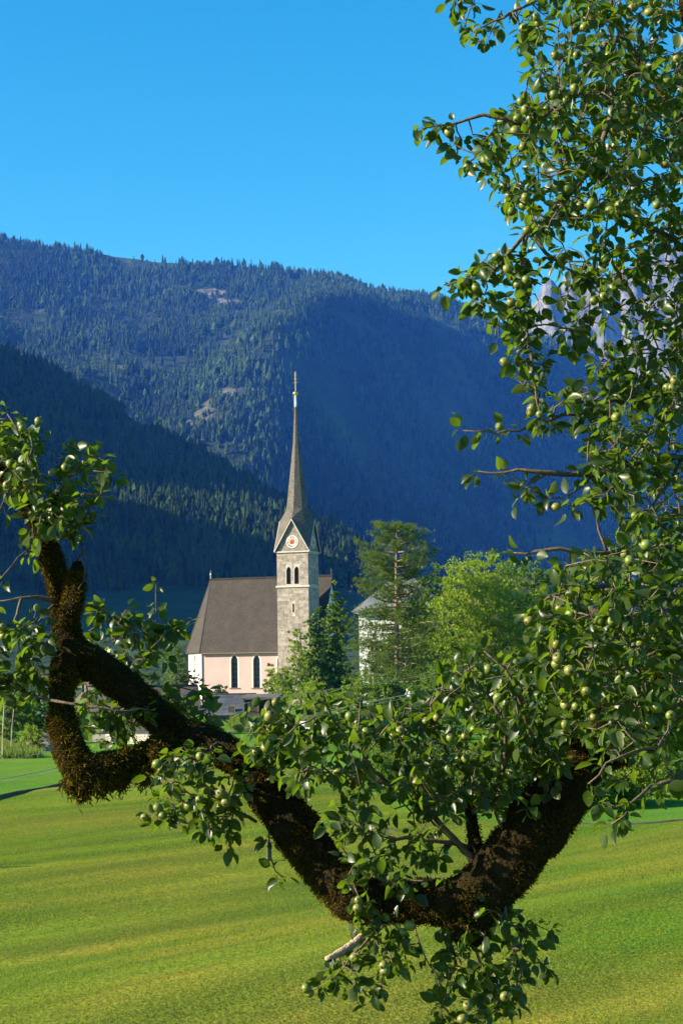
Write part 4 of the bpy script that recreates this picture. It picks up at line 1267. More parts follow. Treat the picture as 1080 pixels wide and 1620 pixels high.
# pine with visible trunk
def pine(px, d, top_py, width_px, label):
    p = P(px, top_py, d); g = float(ground_z(p.x, d)); H = p.z - g; Wm = width_px * d / F0
    t = empty('pine_tree', (p.x, d, g), 0, label, 'pine')
    rp = resample([(0, 0, -0.4, 0.30), (0.05, 0, H * 0.35, 0.24), (0.12, 0.05, H * 0.7, 0.15), (0.25, 0, H * 0.98, 0.03)], 0.6)
    v, f = tube(rp[:, :3], rp[:, 3], 9, 0.15); trunk = link('trunk', mesh('trunk', v, f, None, True), M['pine_bark'], t)
    cen = []; tips = []
    z = H * 0.24
    while z < H * 0.985:
        fr = z / H
        span = Wm / 2 * (np.interp(fr, [0.2, 0.35, 0.5, 0.62, 0.72, 0.82, 0.9, 1.0], [0.9, 1.0, 1.0, 0.85, 0.6, 0.85, 0.62, 0.3]))
        nb = rng.integers(4, 7)
        a0 = U(0, 6.28)
        for i in range(nb):
            a = a0 + i * 6.28 / nb + U(-0.35, 0.35)
            ln = span * U(0.6, 1.12)
            st = np.array([np.interp(z, rp[:, 2], rp[:, 0]), np.interp(z, rp[:, 2], rp[:, 1]), z])
            dr = np.array([math.cos(a), math.sin(a), 0])
            lift = U(-0.18, 0.12) if fr < 0.6 else U(0.1, 0.4)
            q = resample([tuple(st) + (0.07,), tuple(st + dr * ln * 0.5 + np.array([0, 0, ln * lift * 0.3])) + (0.045,), tuple(st + dr * ln + np.array([0, 0, ln * lift + 0.15])) + (0.015,)], 0.35)
            if len(q) < 3: continue
            v, f = tube(q[:, :3], q[:, 3], 5)
            link('branch', mesh('branch', v, f, None, True), M['pine_bark'], trunk)
            m = int((12 + 30 * ln / 3.0) * (1.0 if fr < 0.68 else 1.7))
            for k_ in range(m):
                s_ = U(0.30, 1.0)
                b_ = q[min(len(q) - 1, int(s_ * len(q))), :3]
                cen.append(b_ + rng.normal(size=3) * np.array([0.34, 0.34, 0.20 if fr < 0.66 else 0.12]) * (0.5 + 0.5 * ln / 3) + np.array([0, 0, 0.1]))
        z += U(0.34, 0.62) if fr < 0.66 else U(0.6, 0.95)
    cen = np.array(cen)
    n = len(cen); per = 15
    c = np.repeat(cen, per, 0)
    dd = unit(rng.normal(size=(n * per, 3)) + np.array([0, 0, 0.55]))
    ln = U(0.18, 0.34, n * per)[:, None]
    s = unit(np.cross(dd, rng.normal(size=(n * per, 3)))) * 0.022
    v = np.stack([c - s, c + s, c + dd * ln], 1).reshape(-1, 3)
    f = np.arange(len(v)).reshape(-1, 3)
    tint = np.repeat(np.clip(np.repeat(rng.random(n), per) * 0.7 + 0.3 * rng.random(n * per), 0, 0.999), 3)
    link('crown', mesh('crown', v, f, {'tint': tint}), M['lf_needle'], t)
    return t
tree('leafy_tree', 'young light green tree hiding the foot of the white house', 'tree', 634, 204, 975, 100, M['lf_mid'], 12000, 0.30, 0.02, clump=0.42)
pine(623, 168, 826, 165, 'tall slender pine with bare straight trunk in front of the white house')

# tall weeds by the sheds and the orchard, as ground cover
def weeds(name, label, px0, px1, py0, py1, n, hh):
    vs = []; tint = []
    for _ in range(n):
        g = ground_hit(U(px0, px1), U(py0, py1))
        b = np.array([[g.x, g.y, g.z - 0.03]])
        for k_ in range(5):
            d = unit(np.array([rng.normal() * 0.5, rng.normal() * 0.5, 1.0])); ln = hh * U(0.5, 1.2)
            s = unit(np.cross(d, rng.normal(size=3))) * 0.035
            q = b[0] + rng.normal(size=3) * [0.15, 0.15, 0]
            vs += [q - s, q + s, q + d * ln * 0.6 + s, q + d * ln]
            tint += [U(0, 1)] * 4
    v = np.array(vs); f = np.arange(len(v)).reshape(-1, 4)
    return link(name, mesh(name, v, f, {'tint': np.array(tint)}), M['weed'], kind='stuff', label=label, category='weeds')
weeds('tall_weeds', 'tall weeds growing in front of the dark sheds', 365, 440, 1140, 1158, 700, 1.0)
weeds('tall_weeds', 'tall grass under the orchard stakes', -20, 60, 1176, 1200, 900, 0.7)

# grass tufts of the mown meadow (uncountable)
def meadow_tufts(n):
    y = 17 + (88 - 17) * rng.random(n) ** 0.85
    x = U(-1, 1, n) * (0.23 * y + 2.0)
    k = y < edge_y(x) - 0.3
    x, y = x[k], y[k]; n = len(x)
    z = ground_z(x, y)
    c = np.stack([x, y, z - 0.01], 1)
    vs = []
    tn = np.clip(1.7 * (fbm((x * 0.6 + y * 0.8) / 20, (y * 0.6 - x * 0.8) / 3.6, 21, 4) - 0.5) + 0.5 + 0.22 * rng.normal(size=n), 0, .999)
    for _ in range(2):
        d = unit(np.stack([rng.normal(0, .55, n), rng.normal(0, .55, n), np.ones(n)], 1))
        ln = (U(0.02, 0.055, n) * (0.7 + 0.9 * fbm(x / 3, y / 3, 25, 2)))[:, None]
        s = unit(np.cross(d, rng.normal(size=(n, 3)))) * (0.004 + 0.00016 * y)[:, None]
        o = rng.normal(size=(n, 3)) * [0.03, 0.03, 0]
        vs.append(np.stack([c + o - s, c + o + s, c + o + d * ln], 1))
    v = np.concatenate(vs).reshape(-1, 3)
    f = np.arange(len(v)).reshape(-1, 3)
    tint = np.repeat(np.concatenate([tn, tn]), 3)
    M['tuft'] = leafmat('meadow_blades', (0.072, 0.155, 0.005), (0.178, 0.184, 0.019), 0.40, (0.25, 0.34, 0.016), 0.7, 0.15)
    return link('meadow_grass', mesh('meadow_grass', v, f, {'tint': tint}), M['tuft'], kind='stuff', label='short mown grass covering the near meadow', category='grass')
meadow_tufts(190000)

# small post in the meadow
g = ground_hit(426, 1362)
t = empty('meadow_post', g, 0.2, 'small grey wooden post standing alone in the meadow', 'post')
hh = P(426, 1334, g.y).z - g.z
MB().box(-0.06, -0.05, -0.2, 0.06, 0.05, hh).build('post_shaft', M['wood_grey'], t)
MB().box(-0.075, -0.065, hh + 0.001, 0.075, 0.065, hh + 0.04).build('post_cap', M['wood_grey'], t)

# ------------------------------------------------------------------ overhead cables and their poles (the poles stand outside the picture)
def cable(pts, r, label):
    q = np.array([tuple(P(*a)) + (r,) for a in pts])
    q = resample(q, 1.0)
    v, f = tube(q[:, :3], q[:, 3], 5)
    return link('overhead_cable', mesh('overhead_cable', v, f, None, True), M['cable'], label=label, category='cable', group='overhead cables across the meadow')
cabs = [([(-260, 1284, 50), (0, 1233, 54), (105, 1212, 55.5), (400, 1150, 60), (540, 1120, 62), (780, 1072, 66), (860, 1056, 67), (1180, 990, 72)], 0.017, 'thicker pale overhead cable, lowest where it passes the pine trunk'),
        ([(-260, 1292, 50), (0, 1240, 54), (105, 1217, 55.5), (400, 1153, 60), (540, 1124, 62), (780, 1079, 66), (860, 1064, 67), (1180, 1003, 72)], 0.008, 'thin cable running just under the thick one'),
        ([(-260, 1262, 52), (0, 1206, 56), (85, 1187, 57.5), (330, 1127, 61), (420, 1106, 62), (560, 1086, 64), (720, 1061, 67), (850, 1042, 69), (1180, 985, 74)], 0.009, 'topmost thin overhead cable crossing below the church')]
for pts, r, lb in cabs:
    cable(pts, r, lb)
for px, lb, i in ((-260, 'utility pole outside the left edge of the meadow', 0), (1180, 'utility pole outside the right edge of the meadow', -1)):
    e = [P(*c[0][i]) for c in cabs]
    g = float(ground_z(e[0].x, e[0].y))
    t = empty('utility_pole', (e[0].x, e[0].y, g), 0, lb, 'pole')
    top = max(q.z for q in e) - g + 0.5
    MB().lathe([(0.15, -0.5), (0.13, top * 0.5), (0.10, top)], 10).build('pole_shaft', M['wood_grey'], t, True)
    for q in e:
        MB().bar((0, 0, q.z - g), (q.x - e[0].x, q.y - e[0].y + 0.02, q.z - g), 0.06).build('bracket', M['iron'], t)

# ------------------------------------------------------------------ the pear tree in the foreground
M['moss'] = leafmat('golden_moss', (0.024, 0.020, 0.004), (0.115, 0.078, 0.010), 0.12, (0.13, 0.09, 0.015), 0.95, 0.05)
M['mossbark'] = plain('mossy_bark', (0.024, 0.017, 0.006), 0.95, 0.5, 22, 0.8, 90, spec=0.1)
M['twig'] = plain('pear_twig', (0.105, 0.075, 0.050), 0.8, 0.35, 40, 0.3, 120)

def pear_leaf_material():
    m, nt, b, N, L = mat_new('pear_leaf')
    at = N.new('ShaderNodeAttribute'); at.attribute_name = 'tint'
    oi = N.new('ShaderNodeObjectInfo')
    ad = N.new('ShaderNodeMath'); ad.operation = 'ADD'
    L.new(at.outputs['Fac'], ad.inputs[0]); L.new(oi.outputs['Random'], ad.inputs[1])
    fr = N.new('ShaderNodeMath'); fr.operation = 'FRACT'; L.new(ad.outputs[0], fr.inputs[0])
    cr = N.new('ShaderNodeValToRGB')
    e = cr.color_ramp.elements
    e[0].position = 0.0; e[0].color = (0.008, 0.024, 0.004, 1)
    e[1].position = 1.0; e[1].color = (0.048, 0.074, 0.010, 1)
    k = e.new(0.55); k.color = (0.015, 0.039, 0.005, 1)
    k = e.new(0.93); k.color = (0.038, 0.062, 0.008, 1)
    L.new(fr.outputs[0], cr.inputs[0])
    # paler veins: a line along the midrib and faint side veins, from the leaf's own coordinates
    lw = N.new('ShaderNodeAttribute'); lw.attribute_name = 'across'
    ab = N.new('ShaderNodeMath'); ab.operation = 'ABSOLUTE'; L.new(lw.outputs['Fac'], ab.inputs[0])
    mr = N.new('ShaderNodeMapRange'); mr.inputs[1].default_value = 0.02; mr.inputs[2].default_value = 0.10; mr.inputs[3].default_value = 0.55; mr.inputs[4].default_value = 0.0
    L.new(ab.outputs[0], mr.inputs[0])
    mx = N.new('ShaderNodeMix'); mx.data_type = 'RGBA'; mx.inputs[7].default_value = (0.065, 0.10, 0.02, 1)
    L.new(mr.outputs[0], mx.inputs[0]); L.new(cr.outputs[0], mx.inputs[6])
    geo = N.new('ShaderNodeNewGeometry')
    m2 = N.new('ShaderNodeMix'); m2.data_type = 'RGBA'; m2.inputs[7].default_value = (0.045, 0.068, 0.020, 1)
    mu = N.new('ShaderNodeMath'); mu.operation = 'MULTIPLY'; mu.inputs[1].default_value = 0.8
    L.new(geo.outputs['Backfacing'], mu.inputs[0]); L.new(mu.outputs[0], m2.inputs[0]); L.new(mx.outputs[2], m2.inputs[6])
    tc = N.new('ShaderNodeTexCoord'); sp = N.new('ShaderNodeTexNoise'); sp.inputs['Scale'].default_value = 95.0; sp.inputs['Detail'].default_value = 2.0
    L.new(tc.outputs['Object'], sp.inputs['Vector'])
    sr = N.new('ShaderNodeMapRange'); sr.inputs[1].default_value = 0.68; sr.inputs[2].default_value = 0.74; sr.inputs[4].default_value = 0.75
    L.new(sp.outputs['Fac'], sr.inputs[0])
    m3 = N.new('ShaderNodeMix'); m3.data_type = 'RGBA'; m3.inputs[7].default_value = (0.045, 0.028, 0.010, 1)
    L.new(sr.outputs[0], m3.inputs[0]); L.new(m2.outputs[2], m3.inputs[6])
    L.new(m3.outputs[2], b.inputs['Base Color'])
    b.inputs['Roughness'].default_value = 0.37
    b.inputs['Specular IOR Level'].default_value = 0.34
    tr = N.new('ShaderNodeBsdfTranslucent'); tr.inputs['Color'].default_value = (0.16, 0.27, 0.010, 1)
    ms = N.new('ShaderNodeMixShader'); ms.inputs[0].default_value = 0.40
    L.new(b.outputs[0], ms.inputs[1]); L.new(tr.outputs[0], ms.inputs[2]); L.new(ms.outputs[0], N['Material Output'].inputs['Surface'])
    return m
M['pleaf'] = pear_leaf_material()

def pear_material():
    m, nt, b, N, L = mat_new('pear_skin')
    tc = N.new('ShaderNodeTexCoord'); oi = N.new('ShaderNodeObjectInfo')
    at = N.new('ShaderNodeAttribute'); at.attribute_name = 'calyx'
    no = N.new('ShaderNodeTexNoise'); no.inputs['Scale'].default_value = 60; no.inputs['Detail'].default_value = 4
    L.new(tc.outputs['Object'], no.inputs['Vector'])
    cr = N.new('ShaderNodeValToRGB')
    cr.color_ramp.elements[0].position = 0.3; cr.color_ramp.elements[0].color = (0.072, 0.130, 0.012, 1)
    cr.color_ramp.elements[1].position = 0.75; cr.color_ramp.elements[1].color = (0.145, 0.185, 0.025, 1)
    L.new(no.outputs['Fac'], cr.inputs[0])
    m1 = N.new('ShaderNodeMix'); m1.data_type = 'RGBA'; m1.inputs[7].default_value = (0.20, 0.15, 0.035, 1)
    mm = N.new('ShaderNodeMath'); mm.operation = 'MULTIPLY'; mm.inputs[1].default_value = 0.55
    L.new(oi.outputs['Random'], mm.inputs[0]); L.new(mm.outputs[0], m1.inputs[0]); L.new(cr.outputs[0], m1.inputs[6])
    m2 = N.new('ShaderNodeMix'); m2.data_type = 'RGBA'; m2.inputs[7].default_value = (0.06, 0.035, 0.015, 1)
    L.new(at.outputs['Fac'], m2.inputs[0]); L.new(m1.outputs[2], m2.inputs[6]); L.new(m2.outputs[2], b.inputs['Base Color'])
    b.inputs['Roughness'].default_value = 0.45
    b.inputs['Subsurface Weight'].default_value = 0.0
    return m
M['pskin'] = pear_material()

PT = [1230, 5.6]
tb = P(1260, 1500, 5.6); tb.z = float(ground_z(tb.x, tb.y))
ptree = empty('pear_tree', tb, 0, 'old mossy pear tree with gnarled low branch, glossy leaves and small green pears', 'tree')
def rel(a):
    return np.asarray(a, float) - np.array(tb)

def pxpath(pts):
    return np.array([tuple(P(a[0], a[1], a[2])) + (a[3],) for a in pts])

nodes = []        # skeleton points twigs may grow from: x y z
def woody(name, path, step, sides, mat, rough=0.12, parent=None, wob=0.0):
    r = resample(path, step, wob)
    nn = len(r)
    s = np.cumsum(np.r_[0, np.linalg.norm(np.diff(r[:, :3], axis=0), axis=1)])
    r[:, 3] *= (0.82 + 0.30 * vnoise(s * 7, s * 0 + len(nodes), 3) + 0.16 * vnoise(s * 23, s * 0 + 9, 4))
    v, f = tube(rel(r[:, :3]), r[:, 3], sides, rough)
    o = link(name, mesh(name, v, f, None, True), mat, parent or ptree)
    nodes.append(r[:, :3])
    return o, r

def moss_on(o, r, n, ln=0.0068, top_bias=0.0, hang=0.25):
    """short tufts growing out of a limb's surface"""
    n = int(n)
    i = rng.integers(1, len(r) - 1, n)
    t = rng.random(n)[:, None]
    c = r[i, :3] * (1 - t) + r[i - 1, :3] * t
    rad = r[i, 3]
    tan = unit(r[np.minimum(i + 1, len(r) - 1), :3] - r[i - 1, :3])
    d = rng.normal(size=(n, 3)); d[:, 2] += top_bias
    d = unit(d - tan * (d * tan).sum(1)[:, None])
    patch = fbm(c[:, 0] * 14 + d[:, 0] * 1.6, c[:, 2] * 14 + d[:, 2] * 1.6, 77, 3)
    keep = (patch > 0.31) | (rng.random(n) < 0.3)
    c, d, rad, tan, patch = c[keep], d[keep], rad[keep], tan[keep], patch[keep]; n = len(c)
    b = c + d * (rad * 0.96)[:, None]
    per = 3
    b = np.repeat(b, per, 0) + rng.normal(size=(n * per, 3)) * 0.004
    dd = np.repeat(d, per, 0)
    g = unit(dd + rng.normal(size=dd.shape) * 0.55 + np.array([0, 0, -hang]))
    big = np.repeat(smooth(0.45, 0.75, patch), per)
    L_ = (ln * U(0.5, 1.35, n * per) * (0.6 + 1.3 * big))[:, None]
    s = unit(np.cross(g, rng.normal(size=g.shape))) * (0.0013 + 0.0009 * rng.random((n * per, 1)))
    v = np.stack([b - s, b + s, b + g * L_ + s * 0.6, b + g * L_ - s * 0.6], 1).reshape(-1, 3)
    f = np.arange(len(v)).reshape(-1, 4)
    tint = np.repeat(np.clip(0.15 + 0.9 * (np.repeat(patch, per) - 0.3) + 0.25 * rng.random(n * per), 0, 0.999), 4)
    return link('moss', mesh('moss', rel(v), f, {'tint': tint}), M['moss'], o, kind='stuff')

trunk_path = np.array([tuple(tb - Vector((0, 0, 0.3))) + (0.24,), tuple(P(1250, 1420, 5.6)) + (0.19,), tuple(P(1225, 1200, 5.55)) + (0.165,), tuple(P(1230, 950, 5.5)) + (0.14,),
                       tuple(P(1200, 600, 5.5)) + (0.11,), tuple(P(1150, 200, 5.5)) + (0.08,), tuple(P(1080, -150, 5.4)) + (0.05,), tuple(P(1040, -500, 5.4)) + (0.03,)])
o, r = woody('trunk', trunk_path, 0.05, 16, M['mossbark'], 0.12)
moss_on(o, r, 5000)
limb_path = pxpath([(1220, 1110, 5.5, 0.0903), (1080, 1092, 5.3, 0.0817), (1000, 1142, 5.2, 0.0791), (930, 1195, 5.1, 0.0774), (870, 1275, 5.0, 0.0757), (805, 1362, 4.95, 0.0757), (757, 1412, 4.95, 0.0757), (700, 1427, 4.95, 0.0619),
    (620, 1427, 5.0, 0.0585), (566, 1420, 5.0, 0.0619), (522, 1383, 5.05, 0.0602), (480, 1328, 5.1, 0.0602), (435, 1268, 5.15, 0.0602), (390, 1213, 5.2, 0.0550), (335, 1178, 5.25, 0.0482), (280, 1158, 5.3, 0.0447), (240, 1124, 5.3, 0.0430),
    (197, 1085, 5.3, 0.0456), (150, 1052, 5.3, 0.0473), (118, 1028, 5.3, 0.0421), (105, 990, 5.3, 0.0361), (98, 950, 5.3, 0.0344), (90, 910, 5.25, 0.0335), (76, 868, 5.2, 0.0292), (55, 815, 5.2, 0.0224), (25, 765, 5.2, 0.0181), (-30, 722, 5.2, 0.0129)])
o, r = woody('limb', limb_path, 0.022, 16, M['mossbark'], 0.14)
moss_on(o, r, 52000)
o, r = woody('branch', pxpath([(765, 1400, 4.95, 0.0645), (752, 1440, 4.93, 0.0602), (742, 1474, 4.92, 0.0499), (736, 1494, 4.92, 0.0301)]), 0.02, 14, M['mossbark'], 0.15)
o['label'] = 'mossy downward stub under the fork'
moss_on(o, r, 4200)
o, r = woody('branch', pxpath([(280, 1160, 5.3, 0.0413), (245, 1193, 5.25, 0.0421), (197, 1211, 5.2, 0.0456), (150, 1222, 5.15, 0.0464), (118, 1202, 5.15, 0.0413), (101, 1152, 5.2, 0.0361), (98, 1090, 5.25, 0.0327), (108, 1036, 5.3, 0.0344)]), 0.022, 14, M['mossbark'], 0.15)
moss_on(o, r, 14000, hang=0.3)
o, r = woody('branch', pxpath([(106, 985, 5.28, 0.0258), (119, 945, 5.24, 0.0241), (123, 905, 5.23, 0.0232), (122, 888, 5.23, 0.0138)]), 0.02, 10, M['mossbark'], 0.15)
moss_on(o, r, 1800)
o, r = woody('branch', pxpath([(765, 1390, 4.97, 0.0344), (752, 1340, 5.0, 0.0241), (745, 1290, 5.05, 0.0189), (738, 1240, 5.1, 0.0129)]), 0.03, 9, M['mossbark'], 0.15)
moss_on(o, r, 900, 0.008)
# clumps of moss hanging below the loop
bm_pts = []
for px, py in ((120, 1232), (135, 1245), (112, 1238), (160, 1243), (128, 1250), (250, 1195), (260, 1200), (190, 1238), (228, 1228)):
    p = np.array(P(px, py, 5.17))
    bm_pts.append(p + rng.normal(size=(260, 3)) * [0.011, 0.011, 0.016])
c = np.concatenate(bm_pts)
g = unit(rng.normal(size=c.shape) * 0.6 + [0, 0, -0.8]); s = unit(np.cross(g, rng.normal(size=g.shape))) * 0.0024
v = np.stack([c - s, c + s, c + g * 0.02 + s * 0.5, c + g * 0.02 - s * 0.5], 1).reshape(-1, 3)
link('moss', mesh('moss', rel(v), np.arange(len(v)).reshape(-1, 4), {'tint': np.repeat(rng.random(len(c)) * 0.6, 4)}), M['moss'], o, kind='stuff')
# broken pale stub
o, r = woody('dead_branch', pxpath([(575, 1480, 4.95, .012), (545, 1503, 4.9, .011), (516, 1517, 4.86, .007)]), 0.012, 8, M['dead_wood'], 0.35)

